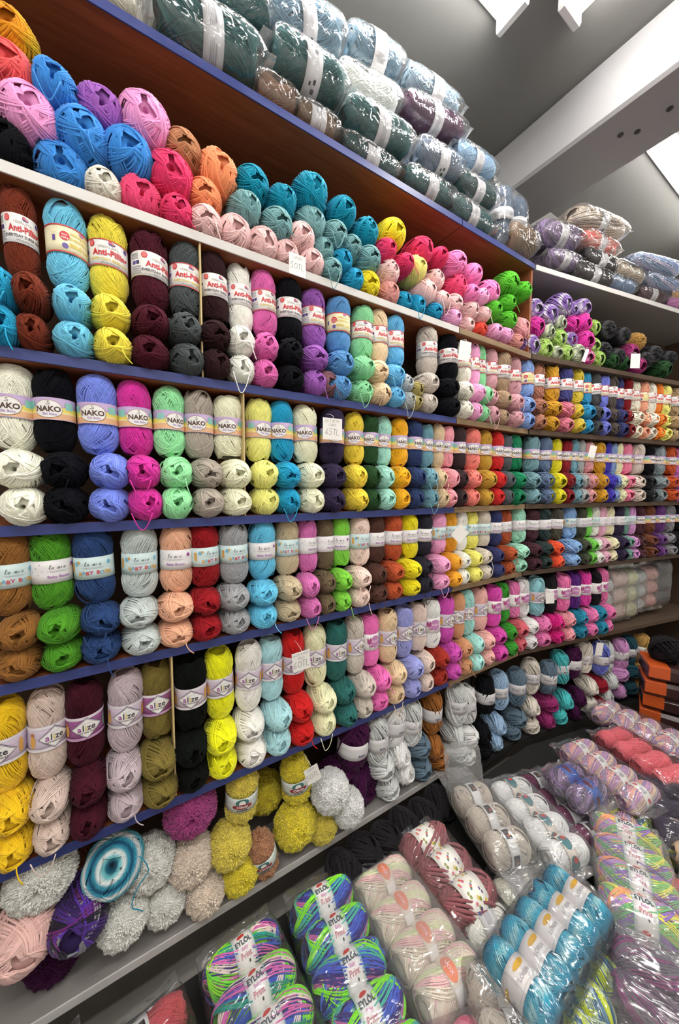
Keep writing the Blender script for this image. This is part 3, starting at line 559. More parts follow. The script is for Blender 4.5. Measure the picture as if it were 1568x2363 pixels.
def far_ball(loc, c, sx, sz, yaw=0.):
    global far_n
    V, F, _ = FAR_T[RNG.randrange(2)]; a = RNG.uniform(0, 6.28); ca, sa = math.cos(a), math.sin(a)
    x, y, z = V[:, 0]*ca-V[:, 1]*sa, V[:, 0]*sa+V[:, 1]*ca, V[:, 2]
    cy_, sy_ = math.cos(yaw), math.sin(yaw); z = z*.8; W = np.stack([x*sx*cy_+z*sy_+loc[0], x*sx*sy_-z*cy_+loc[1], y*sz+loc[2]], 1)
    far_V.append(W); far_F.append(F+far_n); far_C.append(np.repeat(np.minimum(np.array([lin(C[c])[:3]])*YG, .92), len(V), 0)); far_n += len(V)
def lying(loc, c, r=.04, ry=None, ln=.16, label='', group='', yaw=0., kind='smooth', cat='yarn ball', pitch=0., end=True):
    """a ball on its side, one end towards the aisle; loc = centre"""
    ry = ry or r; near = depth(loc) < 1.75; fz = kind != 'smooth'
    me = RNG.choice({'smooth': BA_HI if near else BA_LO, 'plush': FU_BA, 'chenille': CH_BA}[kind])
    k = {'smooth': (.04, .16), 'plush': (.046, .13), 'chenille': (.041, .14)}[kind]
    # roll about its own axis first, then lay it down
    M_ = Matrix.Translation(loc) @ Euler((pitch, 0, RNG.uniform(-.12, .12)+yaw)).to_matrix().to_4x4() @ Matrix.Diagonal((r/k[0], ln/k[1], ry/k[0], 1)) @ Euler((PI/2, 0, 0)).to_matrix().to_4x4()
    o = obj('yarn_ball' if not fz else 'plush_yarn_ball', me, None, ym(c, fz)); o.matrix_world = M_
    if not fz and near and end and RNG.random() < .2:
        q = obj('loose_end', RNG.choice(LOOSE), o, ym(c)); q.matrix_parent_inverse = M_.inverted(); q.matrix_world = Matrix.Translation(loc) @ Matrix.Diagonal((1, (ln/2+.002)/.08, 1, 1))
    return tag(o, label, cat, group)
ROLLS = {}
def standing(loc, c, R=.04, Ls=.19, band='anti', turn=0., tilt=(0, 0), label='', group='', kind='smooth', cat='yarn skein', name='yarn_skein'):
    near = depth(loc) < 1.75; fz = kind != 'smooth'
    t = empty(name, (loc[0], loc[1], loc[2]-Ls/2), (tilt[0], tilt[1], turn)); q = R/.04 if kind == 'smooth' else R/(.046 if kind == 'plush' else .041)
    me = RNG.choice({'smooth': SK_HI if near else SK_LO, 'plush': FU_SK, 'chenille': CH_SK}[kind])
    o = obj('winding', me, t, ym(c, fz), (0, 0, Ls/2), (0, 0, RNG.uniform(0, 6.28)), (q, q, Ls/.19))
    if band: obj('paper_band', BANDS[band], t, None, (0, 0, Ls/2), None, (q, q, Ls/.19*.97))
    return tag(t, label, cat, group)

# ------------------------------------------------------------------ the four shelves of stacked skeins
ROWS = [
 dict(z=2, sk=.195, bh=.076, name='red-lettered', desc='red-lettered band', grp='red-lettered skeins', bands=('anti', 'anti2'), dx=[(0, 22), (160, 12), (350, 3), (1568, 2)], cols='''-22 turquoise
  50 rust-brown anti2|158 sky-blue antic|250 lemon anti|347 maroon anti2|427 charcoal anti|497 dark-brown anti2|558 white anti2|613 orchid-pink anti|668 black anti2|727 purple anti|783 denim-blue antic|835 mint anti|873 peach anti|910 azure anti|988 taupe anti2|1037 black anti2|1070 ivory anti|1094 candy-pink anti|1112 mint anti|1132 dusty-pink anti|1158 khaki anti2|1188 dusty-pink anti|1214 pale-blue antic|1242 cocoa anti2|1276 mustard anti|1305 navy anti2 rose-pink|1330 ochre-yellow anti2|1352 cerulean antic|1373 graphite anti2|1392 periwinkle anti|1411 mushroom anti2|1431 ink-blue anti|1446 dark-red anti2|1467 cream anti|1484 apricot antic|1500 ivory anti2|1516 orange anti|1531 butter anti|1556 sand anti2'''),
 dict(z=3, sk=.19, bh=.079, name='oval-crest', desc='pastel oval-crest band', grp='oval-crest skeins', bands=('nako',), dx=[(0, 20), (230, 28), (320, 22), (480, 22), (700, 18), (760, 6), (1568, 5)], cols='''28 oat-cream|127 jet-black|228 lilac-blue|315 magenta|390 pastel-green|460 stone|528 vanilla|598 pale-yellow|650 turquoise|705 milk|765 dark-purple|820 yolk|853 forest-green|886 aqua-mint|920 amber|953 dark-navy|986 steel-blue|1010 beige|1032 pink|1057 espresso|1087 salmon|1117 bronze|1145 red|1166 slate-grey|1188 emerald|1226 teal-grey|1258 slate-blue|1285 neon-yellow|1307 wine-red|1323 steel-blue|1338 silver-grey|1356 blush|1383 mustard|1402 royal-blue|1412 ice-blue|1425 eggshell|1442 bubblegum|1468 linen|1493 black|1520 ash-grey|1546 burnt-orange|1562 mauve'''),
 dict(z=4, sk=.185, bh=.070, name='script-lettered', desc='script-lettered pale band', grp='script-lettered skeins', bands=('mia0', 'mia1'), dx=[(0, 20), (122, 18), (220, 12), (320, 2), (700, 5), (1568, 5)], cols='''22 golden-brown mia0|122 leaf-green mia1|220 midnight-blue mia0|322 pearl-grey mia0|405 shell-pink mia1|474 crimson mia0|541 mid-grey mia0|607 cyan mia1|665 wheat mia0|712 fuchsia-pink mia1|750 army-green mia1|786 lime mia1|828 powder-pink mia0|868 chocolate mia1|906 rust mia1|944 canary mia1|976 soft-black mia1|1012 rosy-pink mia0|1042 tangerine mia0|1064 snow mia0|1090 primrose mia0|1114 grey-beige mia0|1140 deep-navy mia1|1167 copper mia1|1196 ice-mint mia1|1226 bordeaux mia1|1254 dark-teal mia1|1280 olive-grey mia1 vermilion|1316 baby-blue mia0|1342 moss mia1|1358 apple-green mia1|1373 snow mia0|1388 pale-pink mia1|1407 custard mia1|1428 aubergine mia1|1444 sage mia0|1456 lilac mia0|1473 bordeaux nako|1496 brown nako|1519 violet nako|1540 smoke-grey nako|1560 black nako'''),
 dict(z=5, sk=.215, bh=.080, name='diamond-crest', desc='diamond-crest band', grp='diamond-crest skeins', bands=('ali0',), dx=[(0, 12), (110, 11), (290, 1), (510, 6), (600, 15), (700, 20), (800, 26), (1000, 20), (1568, 10)], cols='''10 sunflower ali0|107 pinkish-beige ali0|197 burgundy ali1|287 lavender-grey ali0|364 olive-green ali1|440 pitch-black ali0|510 bright-yellow ali0|572 chalk ali0|627 frost-blue ali0|678 scarlet ali0|730 champagne ali0|775 deep-teal ali0|818 oatmeal ali0|855 hot-pink tulip|893 tan ali0|930 cornflower ali0|963 rosy-beige ali0|995 bright-white tulip brick-red|1027 purple-pink ali0|1055 camel ali0|1080 seafoam ali0|1108 light-salmon ali0|1135 deep-pink tulip|1160 grass-green tulip|1183 flamingo tulip coral-rose|1208 pure-white tulip|1238 glacier ali0 flamingo|1270 night-black tulip vivid-magenta|1296 carnation tulip pink|1325 royal-purple tulip blue-teal|1350 cerise tulip flamingo|1372 night-black tulip blue-teal|1391 carnation tulip''')]
BD = {'anti': 'red-lettered white band', 'anti2': 'red-lettered white band', 'antic': 'cream red-dot band', 'nako': 'pastel oval-crest band', 'mia0': 'pale script-lettered band', 'mia1': 'white script-lettered band', 'ali0': 'lilac diamond-crest band', 'ali1': 'purple diamond-crest band', 'tulip': 'purple-disc tulip band'}
for R_ in ROWS:
    z0 = ZS[R_['z']]; bh, sk = R_['bh'], R_['sk']; cols = []
    for s in R_['cols'].replace('\n', '|').split('|'):
        q = s.split()
        if len(q) < 2: continue
        cols.append((float(q[0]), q[1], q[2] if len(q) > 2 else R_['bands'][0], q[3] if len(q) > 3 else q[1]))
    zb = z0+2*bh+sk/2; dxp = np.array(R_['dx'], float)
    xs = [q_at(c[0], .04, zb) for c in cols]
    # two lying balls carry each standing skein; positions on the shelf follow the ball ends
    xb = [q_at(c[0]+np.interp(c[0], dxp[:, 0], dxp[:, 1]), .0, z0+bh) for c in cols]
    n = len(cols)
    for i, (px, c, bd, bc) in enumerate(cols):
        gl = xb[i]-xb[i-1] if i else .08; gr = xb[i+1]-xb[i] if i < n-1 else .08
        rb = max(.029, min(.041, min(gl, gr)*.35+max(gl, gr)*.16))
        gl2 = xs[i]-xs[i-1] if i else .08; gr2 = xs[i+1]-xs[i] if i < n-1 else .08
        rs = max(.029, min(.042 if sk < .2 else .044, min(gl2, gr2)*.36+max(gl2, gr2)*.15))
        l = cols[i-1][1] if i else 'the end'; r_ = cols[i+1][1] if i < n-1 else 'the far end'
        nb = f'between {l} and {r_}' if 0 < i < n-1 else (f'beside {r_}' if i == 0 else f'beside {l}')
        lb = cols[i-1][3] if i else ''; rbn = cols[i+1][3] if i < n-1 else ''
        nbb = f'between {lb} and {rbn}' if 0 < i < n-1 else (f'beside {rbn}' if i == 0 else f'beside {lb}')
        for k in (0, 1):
            loc, hd = path(xb[i]+RNG.uniform(-.003, .003), .033+RNG.uniform(-.006, .006), z0+bh*(k+.5)+.0005)
            if px > FARPX: far_ball(loc, bc, rb/.04, bh/2/.04*.99, hd)
            else: lying(loc, bc, rb, bh/2, .122+RNG.uniform(0, .012), f"{('bottom', 'upper')[k]} {bc} ball stacked under {R_['name']} skeins, {nbb} balls", 'balls under the '+R_['grp'], hd)
        (sx_, sy_, _z), hd = path(xs[i], .046+RNG.uniform(-.006, .006)); fac = math.atan2(sx_, 1.0)
        if px < 0: continue
        standing((sx_, sy_, z0+2*bh+sk/2), c, rs, sk, bd, -fac*.45+RNG.uniform(-.45, .45), (RNG.uniform(-.05, .02), RNG.uniform(-.035, .035)), f'{c} skein with {BD[bd]}, {nb} skeins', R_['grp'])
# odd balls beside the stacks of the red-lettered shelf
z0 = ZS[2]
for px, py, c, r in ((763, 891, 'plum-brown', .042), (946, 882, 'light-grey', .036), (949, 922, 'light-grey', .036), (968, 896, 'olive', .033), (968, 933, 'olive', .033)):
    p = at(px, py, -.02); lying((p[0], .05, max(p[2], z0+r)), c, r, r, .15, f"{c} ball, {'lower' if py > 915 else 'upper' if px > 900 else 'single'} one, in the gap among red-lettered stacks", 'odd balls on the red-lettered shelf')
if far_V:
    o = obj('far_yarn_balls', mesh('far_yarn_balls', np.concatenate(far_V), np.concatenate(far_F), (yarn_mat('far', attr=True),), col=np.concatenate(far_C)))
    tag(o, 'distant multicoloured yarn balls stacked along the far end of the shelves', 'yarn balls', None, 'stuff')

# ------------------------------------------------------------------ loose pile under the top shelf
ROLLM = {'purple-swirl': yarn_mat('purple swirl', rings=[(0, (70, 45, 110)), (.25, (215, 205, 225)), (.4, (130, 95, 170)), (.6, (140, 105, 185)), (.75, (222, 215, 232)), (.9, (150, 115, 190))]),
         'lime-swirl': yarn_mat('lime swirl', rings=[(0, (120, 150, 60)), (.3, (200, 225, 150)), (.5, (150, 195, 85)), (.8, (185, 215, 120))]),
         'grey-lime': yarn_mat('grey lime', rings=[(0, (90, 95, 90)), (.3, (200, 210, 180)), (.5, (120, 130, 110)), (.7, (215, 222, 195)), (.9, (150, 165, 130))]),
         'pink-swirl': yarn_mat('pink swirl', rings=[(0, (150, 30, 100)), (.35, (235, 150, 200)), (.6, (215, 50, 140)), (.9, (205, 60, 150))]),
         'blue-swirl': yarn_mat('blue swirl', rings=[(0, (20, 60, 85)), (.16, (30, 95, 120)), (.26, (110, 190, 200)), (.4, (225, 235, 235)), (.52, (60, 150, 175)), (.64, (25, 80, 115)), (.74, (60, 160, 190)), (.84, (225, 230, 230)), (.94, (80, 170, 190))]),
         'turq-roll': yarn_mat('turquoise roll', rings=[(0, (20, 40, 50)), (.18, (30, 60, 72)), (.26, (150, 190, 190)), (.36, (60, 110, 120)), (.5, (35, 75, 95)), (.72, (45, 140, 175)), (.84, (70, 175, 205)), (.9, (175, 220, 225)), (.96, (60, 165, 200))]),
         'yellow-orange': yarn_mat('yellow orange', rings=[(0, (200, 110, 20)), (.5, (225, 150, 25)), (.9, (212, 172, 20))]),
         'black-fancy': yarn_mat('black fancy', rings=[(0, (15, 15, 18)), (.3, (60, 60, 66)), (.5, (18, 18, 22)), (.8, (95, 95, 100)), (.9, (22, 22, 26))]),
         'purple-mess': yarn_mat('purple mess', rings=[(0, (40, 25, 60)), (.4, (85, 50, 140)), (.7, (130, 130, 135)), (.9, (110, 40, 110))])}
PILE = '''20 75 yellow-orange 52|33 160 coral 54|52 258 lilac-pink 62|28 335 black 55|140 207 blue 48|240 262 purple 55|330 262 lilac-pink 58|182 300 blue 58|145 376 blue 56|290 360 blue 56|234 420 ivory 42|425 325 tawny 44|397 395 rose 52|505 395 pale-orange 50|487 465 pale-orange 40|322 458 raspberry 50|410 490 rose 42|490 517 baby-pink 38|552 545 baby-pink 42|620 578 baby-pink 38|590 408 teal 42|655 467 teal 36|727 446 teal 48|797 482 teal 34|563 495 grey-teal 38|641 528 grey-teal 38|718 514 grey-teal 38|776 539 grey-teal 32|820 566 grey-teal 28|753 588 grey-teal 30|803 620 turquoise 28|855 598 grey-teal 30|767 648 grey-teal 28|812 672 turquoise 26|853 528 teal 32|915 533 yellow 34|702 568 baby-pink 34|680 605 baby-pink 34|726 627 baby-pink 32|858 668 yellow 33|902 596 rose 26|940 606 rose 24|907 641 baby-pink 29|911 696 old-rose 30|970 612 pale-lemon 30|935 716 turquoise 22|975 722 turquoise 25|1015 730 turquoise 22|982 572 rose 30|1022 590 rose 20|1062 607 warm-pink 28|1102 627 warm-pink 25|1018 638 baby-pink 25|1066 652 raspberry 28|988 674 baby-pink 28|1025 694 baby-pink 20|1060 702 baby-pink 24|1093 718 baby-pink 20|1120 728 baby-pink 18|1093 675 warm-pink 20|1115 683 candy-pink 18|1140 672 warm-pink 28|1182 655 green 32|1213 670 green 22|1180 695 green 21|1145 712 green 22|1180 738 green 22|1055 746 candy-pink 22|1090 757 baby-pink 20|1118 757 tomato 20|1148 764 candy-pink 18|1172 772 candy-pink 17|1210 755 blush 26|1198 792 old-rose 20|1247 707 purple-swirl 20|1275 725 purple-swirl 20|1306 700 purple-swirl 22|1331 712 purple-swirl 16|1355 718 purple-swirl 17|1246 750 magenta 20|1274 762 grey-lime 18|1304 742 grey-lime 17|1329 745 magenta 17|1356 750 magenta 20|1376 753 lime-swirl 16|1299 778 lime-swirl 18|1325 786 purple-swirl 17|1355 792 magenta 20|1378 796 lime-swirl 16|1237 797 purple-swirl 22|1270 806 lime-swirl 20|1293 812 grey-lime 14|1311 816 lime-swirl 17|1336 822 grey-lime 19|1361 831 pink-swirl 17|1381 836 lime-swirl 16'''
pl = []
for s in PILE.split('|'):
    q = s.split(); px, py, c, rp = float(q[0]), float(q[1]), q[2], float(q[3])
    q_, z_ = q_on(px, py, .0); p = np.array([q_, 0., z_]); d = depth(path(q_, 0, z_)[0]); r = min(.052, max(.034, rp*d/F_PX*(.92 if q_ < QC else 1.12))); p[2] = max(p[2], ZS[1]+r*.97); pl.append([p, c, r])
for it in range(30):      # let neighbours push each other apart until they just touch
    for i in range(len(pl)):
        for j in range(i):
            dx, dz = pl[i][0][0]-pl[j][0][0], pl[i][0][2]-pl[j][0][2]; dd = math.hypot(dx, dz)+1e-6; mn = (pl[i][2]+pl[j][2])*.9
            if dd < mn and abs(pl[i][0][1]-pl[j][0][1]) < .05:
                k = .2*(mn-dd)/dd; pl[i][0][0] += dx*k; pl[i][0][2] += dz*k; pl[j][0][0] -= dx*k; pl[j][0][2] -= dz*k
    for a in pl: a[0][2] = min(max(a[0][2], ZS[1]+a[2]*.97), ZS[0]-TH-a[2])
for i, (p, c, r) in enumerate(pl):
    nb = sorted((math.hypot(p[0]-q[0][0], p[2]-q[0][2]), j) for j, q in enumerate(pl) if j != i); near = []
    for dd, j in nb[:9]:
        rel = ('above' if p[2]-pl[j][0][2] > .035 else 'below' if p[2]-pl[j][0][2] < -.035 else 'beside')+' '+pl[j][1]
        if rel not in near and len(near) < 3 and pl[j][1] != c: near.append(rel)
    base = 'resting on the board' if p[2] < ZS[1]+r*1.15 else 'in the top-shelf pile'
    lab = f"{c} yarn ball {base}, {', '.join(near)}"
    loc, hd = path(p[0], .05+RNG.uniform(-.01, .012), p[2])
    if c in ROLLM:
        o = lying(loc, 'black', r, r, .118, lab, 'balls piled under the top shelf', hd, end=False); o.material_slots[0].material = ROLLM[c]
    else: lying(loc, c, r, r, .128, lab, 'balls piled under the top shelf', hd)
# dark fancy balls further along the same shelf
for px, py, c, r, kd in ((1412, 758, 'black-fancy', .055, 'plush'), (1446, 772, 'black-fancy', .05, 'plush'), (1402, 808, 'black-fancy', .055, 'plush'), (1434, 822, 'black-fancy', .055, 'plush'), (1482, 786, 'ochre', .055, 'plush'), (1462, 812, 'berry', .05, 'smooth'), (1497, 830, 'black-fancy', .055, 'plush'), (1520, 815, 'black-fancy', .055, 'plush'), (1480, 842, 'berry', .045, 'smooth'), (1445, 850, 'forest-green', .045, 'smooth'), (1415, 852, 'forest-green', .045, 'smooth'), (1540, 850, 'forest-green', .05, 'smooth'), (1555, 825, 'black-fancy', .05, 'plush')):
    q_, z_ = q_on(px, py, 0.); z_ = min(max(z_, ZS[1]+r), ZS[0]-TH-r); lc_, hd = path(q_, .06, z_)
    o = lying(lc_, c if c in C else 'black', r, r, .15, f"{c if c in C else 'black and white flecked'} {'plush' if kd == 'plush' else 'smooth'} yarn ball in the dark far corner", 'dark balls in the far corner', hd, kind=kd)
    if c in ROLLM: o.material_slots[0].material = ROLLM[c]

# ------------------------------------------------------------------ lowest shelf: plush and chenille yarn
C['soft-pink'] = (224, 184, 178)
LOW_B = '''80 2030 plush-cream p 70 .02 big cream plush ball beside the pale pink ball on the bottom shelf|45 2200 soft-pink s 66 0 large soft pink smooth ball at the corner of the bottom shelf|180 2005 brown s 42 .12 brown streaky ball tucked behind the blue swirl ball|258 2045 blue-swirl s 58 0 blue and white swirl ball coiled like a target|190 2135 purple-mess s 58 .0 tangled purple and grey ball below the blue swirl ball|120 2265 dark-plum p 56 .06 dark plum plush ball under the tangled purple one|362 2030 plush-cream p 56 .03 cream plush ball beside the blue swirl, above two cream ones|292 2150 plush-cream p 54 0 cream plush ball on the white board, next to purple tangle|388 2108 plush-cream p 48 .02 cream plush ball on the white board, next to beige plush|460 2015 plush-beige p 52 .02 beige plush ball under the magenta plush ball|480 2088 plush-beige p 46 .0 beige plush ball resting on the white board edge|447 1893 plush-magenta p 58 .02 magenta plush ball on top of the beige plush balls|552 1985 pale-plush-yellow p 48 0 pale yellow plush ball right under the first crested yellow skein|575 2052 plush-yellow p 46 0 yellow plush ball at the foot of the first yellow stack|622 1850 plush-yellow p 44 .12 yellow plush ball set back between the two yellow stacks|706 1935 plush-yellow p 50 0 bright yellow plush ball under the skein with price card|733 1983 pale-plush-yellow p 38 .0 pale yellow plush ball at the foot of the second yellow stack|776 1850 plush-white p 45 -.03 white plush ball beside the yellow stack, upper of two|794 1910 plush-white p 40 -.03 white plush ball beside the yellow stack, lower of two|818 1805 dark-plum c 48 .06 dark plum chenille ball under the white-banded plum skein|834 1862 dark-plum c 46 .06 dark plum chenille ball at the foot of the plum stack'''
LOWX = ((545, 1878, 'pale-plush-yellow', 'olivin', 'plush', .052, .18, (0, .06), 'pale yellow plush skein with red-badge band, on two yellow plush balls'), (694, 1815, 'plush-yellow', 'olivin', 'plush', .052, .18, (0, -.08), 'bright yellow plush skein with red-badge band, behind the tilted price card'), (638, 1985, 'plush-tan', 'olivin', 'plush', .046, .16, (.1, -.22), 'tan plush skein with red-badge band, leaning between the yellow stacks'), (815, 1722, 'dark-plum', 'fox', 'chenille', .05, .19, (0, .08), 'dark plum chenille skein with a plain white band, atop plum balls'))
LOW_S = '''880 1725 grey-white fox|922 1690 bright-white fox|955 1672 grey-white bambi|1008 1650 caramel fox|1062 1628 grey-white bambi|1090 1632 plush-white fox|1130 1608 black fox|1166 1598 light-blue bambi|1200 1588 storm-blue bambi|1236 1566 oyster bambi|1272 1566 storm-blue bambi|1306 1545 aquamarine fox|1330 1532 dark-plum fox|1360 1522 oyster bambi|1392 1522 periwinkle fox|1412 1520 grey-white fox|1440 1512 lilac fox|1464 1506 petrol fox|1488 1500 ochre fox'''
LOW_C = '''893 1778 grey-white|907 1832 grey-white|936 1745 bright-white|948 1792 bright-white|982 1735 storm-blue|987 1785 storm-blue|1017 1735 caramel|1026 1785 caramel|1070 1708 grey-white|1072 1745 grey-white|1096 1710 plush-white|1090 1752 plush-white|1130 1700 black|1128 1740 black|1165 1682 light-blue|1156 1718 light-blue|1206 1672 storm-blue|1194 1720 storm-blue|1241 1640 oyster|1236 1690 oyster|1282 1632 berry|1276 1680 berry|1320 1625 aquamarine|1302 1676 aquamarine|1350 1618 dark-plum|1336 1655 dark-plum|1378 1592 oyster|1372 1632 oyster|1396 1588 ruby|1390 1640 ruby|1424 1578 grey-white|1414 1612 grey-white|1446 1562 lilac|1442 1600 lilac|1470 1555 petrol|1466 1592 petrol|1494 1550 ochre|1488 1592 ochre'''
bodies = []        # q, z, depth of the centre behind the shelf front, circles (dz, r), lowest z, how to build it
def body(q_, z_, d_, circ, zmin, make, zmax=9.): bodies.append([q_, min(max(z_, zmin), zmax), d_, circ, zmin, make, zmax])
def mk_low(c, kd, r, lab):
    def f(loc, hd):
        o = lying(loc, c if c in C else 'black', r, r, .09 if c == 'blue-swirl' else .125, lab, 'plush and odd balls on the bottom shelf', hd, kind={'p': 'plush', 's': 'smooth', 'c': 'chenille'}[kd], end=False, pitch=-.65 if c == 'blue-swirl' else 0.)
        if c in ROLLM: o.material_slots[0].material = ROLLM[c]
        if c == 'purple-mess': LATE.append(o)
        if c == 'blue-swirl':
            b = MB(); p0 = Vector((loc[0]+r*.9, loc[1]-.04, loc[2]+.01)); b.tube([p0+Vector((.02*math.sin(k*.5), -.012, .02-.012*k+.006*math.cos(k))) for k in range(14)], .0013, 6)
            e = b.build('loose_end', (ym('teal'),), o, True); e.matrix_parent_inverse = o.matrix_world.inverted()
    return f
LATE = []
for s_ in LOW_B.split('|'):
    q = s_.split(); px, py, c, kd, rp, Y = float(q[0]), float(q[1]), q[2], q[3], float(q[4]), float(q[5]); lab = ' '.join(q[6:])
    p = at(px, py, Y-.02); r = min(.072, rp*depth(p)/F_PX*1.0)
    body(p[0], p[2], Y+.03, [(0, r)], ZS[6]+r*.97, mk_low(c, kd, r, lab), ZS[5]-TH-r*.97)
for px, py, c, bd, kd, R, Ls, tl, lab in LOWX:
    yy = .0 if c == 'plush-tan' else .03; p = at(px, py, yy)
    body(p[0], p[2], yy+.02, [(-Ls/2+R, R), (Ls/2-R, R)], ZS[6]+Ls/2, lambda loc, hd, a=(c, R, Ls, bd, tl, lab, kd): standing(loc, a[0], a[1], a[2], a[3], -.25+hd, a[4], a[5], 'plush skeins on the bottom shelf', a[6]), ZS[5]-TH-Ls/2-.004)
ls = [q.split() for q in LOW_S.split('|')]
for i, (px, py, c, bd) in enumerate(ls):
    q_, zz_ = q_on(float(px), float(py), .02); l = ls[i-1][2] if i else 'dark-plum'; r_ = ls[i+1][2] if i < len(ls)-1 else 'dark'
    lab = f"{c} chenille skein with {'hand-lettered' if bd == 'bambi' else 'short-lettered'} grey-white band, between {l} and {r_} skeins"; R = .041
    body(q_, zz_, .045+.012*(i % 2), [(-.05, R), (.05, R)], .4, lambda loc, hd, a=(c, bd, lab): standing(loc, a[0], .041, .185, a[1], -math.atan2(loc[0], 1)*.5+RNG.uniform(-.2, .2), (0, RNG.uniform(-.05, .05)), a[2], 'chenille skeins on the low shelf', 'chenille'), ZS[5]-TH-.09)
lc = [q.split() for q in LOW_C.split('|')]
for i, (px, py, c) in enumerate(lc):
    q_, zz_ = q_on(float(px), float(py), -.01); up = i % 2 == 0; j = i//2*2
    l = lc[j-2][2] if j else 'dark-plum'; r_ = lc[j+2][2] if j+2 < len(lc) else 'orange'; r = .041
    lab = f"{'upper' if up else 'bottom'} {c} chenille ball on the low shelf, between {l} and {r_} ones"
    body(q_, zz_, .055, [(0, r)], (ZS[6] if q_ < 1.2 else ZB6)+r, lambda loc, hd, a=(c, lab, r): lying(loc, a[0], a[2], a[2]*.97, .135, a[1], 'chenille balls on the low shelf', hd, kind='chenille'))
for it in range(60):      # soft balls settle until they only touch
    for i in range(len(bodies)):
        for j in range(i):
            A, B = bodies[i], bodies[j]
            if abs(A[0]-B[0]) > .16 or abs(A[2]-B[2]) > .085: continue
            for da, ra in A[3]:
                for db, rb in B[3]:
                    dx, dz = A[0]-B[0], A[1]+da-B[1]-db; dd = math.hypot(dx, dz)+1e-6; mn = (ra+rb)*.87
                    if dd < mn: k = .22*(mn-dd)/dd; A[0] += dx*k; A[1] += dz*k; B[0] -= dx*k; B[1] -= dz*k
    for A in bodies: A[1] = min(max(A[1], A[4]), A[6])
for A in bodies:
    loc, hd = path(A[0], A[2], A[1]); A[5](loc, hd)

# ------------------------------------------------------------------ bench in front of the shelves
b = MB(); BZ = .215
PG = [(-.62, -.88), (3.3, -.88), (3.3, -.42), (1.75, -.06), (-.62, -.06)]; b.add([(x, y, z) for z in (BZ-.03, BZ) for x, y in PG], [(4, 3, 2, 1, 0), (5, 6, 7, 8, 9)]+[(i, (i+1) % 5, 5+(i+1) % 5, 5+i) for i in range(5)]); t = empty('display_bench', (0, 0, 0)); b.build('bench_top', (flat('dark_bench', (14, 13, 13), .8),), t)
for x in (-.58, .7, 2.0, 3.25):
    for y in (-.84, -.09 if x < 1 else -.18 if x < 3 else -.5): b = MB(); b.box(x-.02, x+.02, y-.02, y+.02, 0, BZ-.03); b.build('leg', (flat('dark_bench', (14, 13, 13), .8),), t)
tag(t, 'low dark bench in front of the shelves, covered with wrapped yarn packs', 'bench')
for k in range(7):
    x = .60+.095*k; o = lying((x, -.085+.01*(k % 2), BZ+.041), 'night-black', .044, .034, .13, 'black chunky yarn ball lying on the bench in the shade of the white plush', 'black chunky balls on the bench', kind='chenille')

# ------------------------------------------------------------------ wrapped packs
PAL = {'neon stripe': [(150, 250, 40), (120, 240, 60), (232, 215, 208), (215, 110, 180), (62, 52, 122), (62, 92, 190), (50, 150, 135)], 'blue stripe': [(62, 52, 128), (72, 98, 205), (78, 185, 165), (140, 250, 50), (198, 108, 170), (70, 60, 135), (80, 115, 210)],
       'cream and rose': [(226, 216, 196), (216, 206, 190), (226, 182, 186), (206, 216, 172), (222, 206, 196)], 'mauve pastel': [(196, 156, 186), (152, 142, 192), (222, 176, 162), (206, 152, 166), (164, 154, 182), (216, 196, 172)],
       'rainbow pastel': [(150, 120, 192), (142, 198, 122), (226, 222, 102), (236, 162, 122), (192, 152, 206), (122, 182, 132)], 'yellow and blue': [(216, 228, 50), (90, 132, 172), (218, 228, 60), (70, 110, 150), (200, 215, 190)],
       'dusky purple': [(92, 66, 98), (122, 102, 122), (62, 42, 72), (142, 62, 122), (112, 106, 118)], 'lilac-grey': [(122, 106, 132), (162, 146, 172), (98, 88, 108), (142, 118, 162)], 'coral and grey': [(226, 112, 106), (192, 162, 152), (216, 142, 132)], 'cloudy beige': [(196, 182, 168), (168, 155, 145), (210, 198, 186)], 'cloudy blue': [(128, 148, 182), (165, 180, 205), (105, 125, 155), (180, 175, 200)],
       'turquoise fade': [(60, 165, 195), (90, 190, 215), (190, 225, 220), (40, 130, 165), (150, 210, 220)], 'pink and white': [(220, 120, 150), (235, 200, 205), (205, 85, 120)]}
_VM = {}
def var_mesh(pal, sr=.0017):
    if pal not in _VM: _VM[pal] = [vmesh('variegated_winding', winding(.04, .19, 2.9, .12, .034, 6, 20, 28, sr, 4, 200+len(_VM)*3+i, .15, .75, PAL[pal], 5)) for i in range(2)]
    return RNG.choice(_VM[pal])
VARM = yarn_mat('variegated', attr=True)
PAL['purple tangle'] = [(52, 34, 84), (88, 52, 160), (132, 132, 140), (104, 40, 112), (34, 28, 44), (70, 44, 120)]
for o in LATE: o.data = var_mesh('purple tangle'); o.material_slots[0].link = 'OBJECT'; o.material_slots[0].material = VARM
_BM = {}
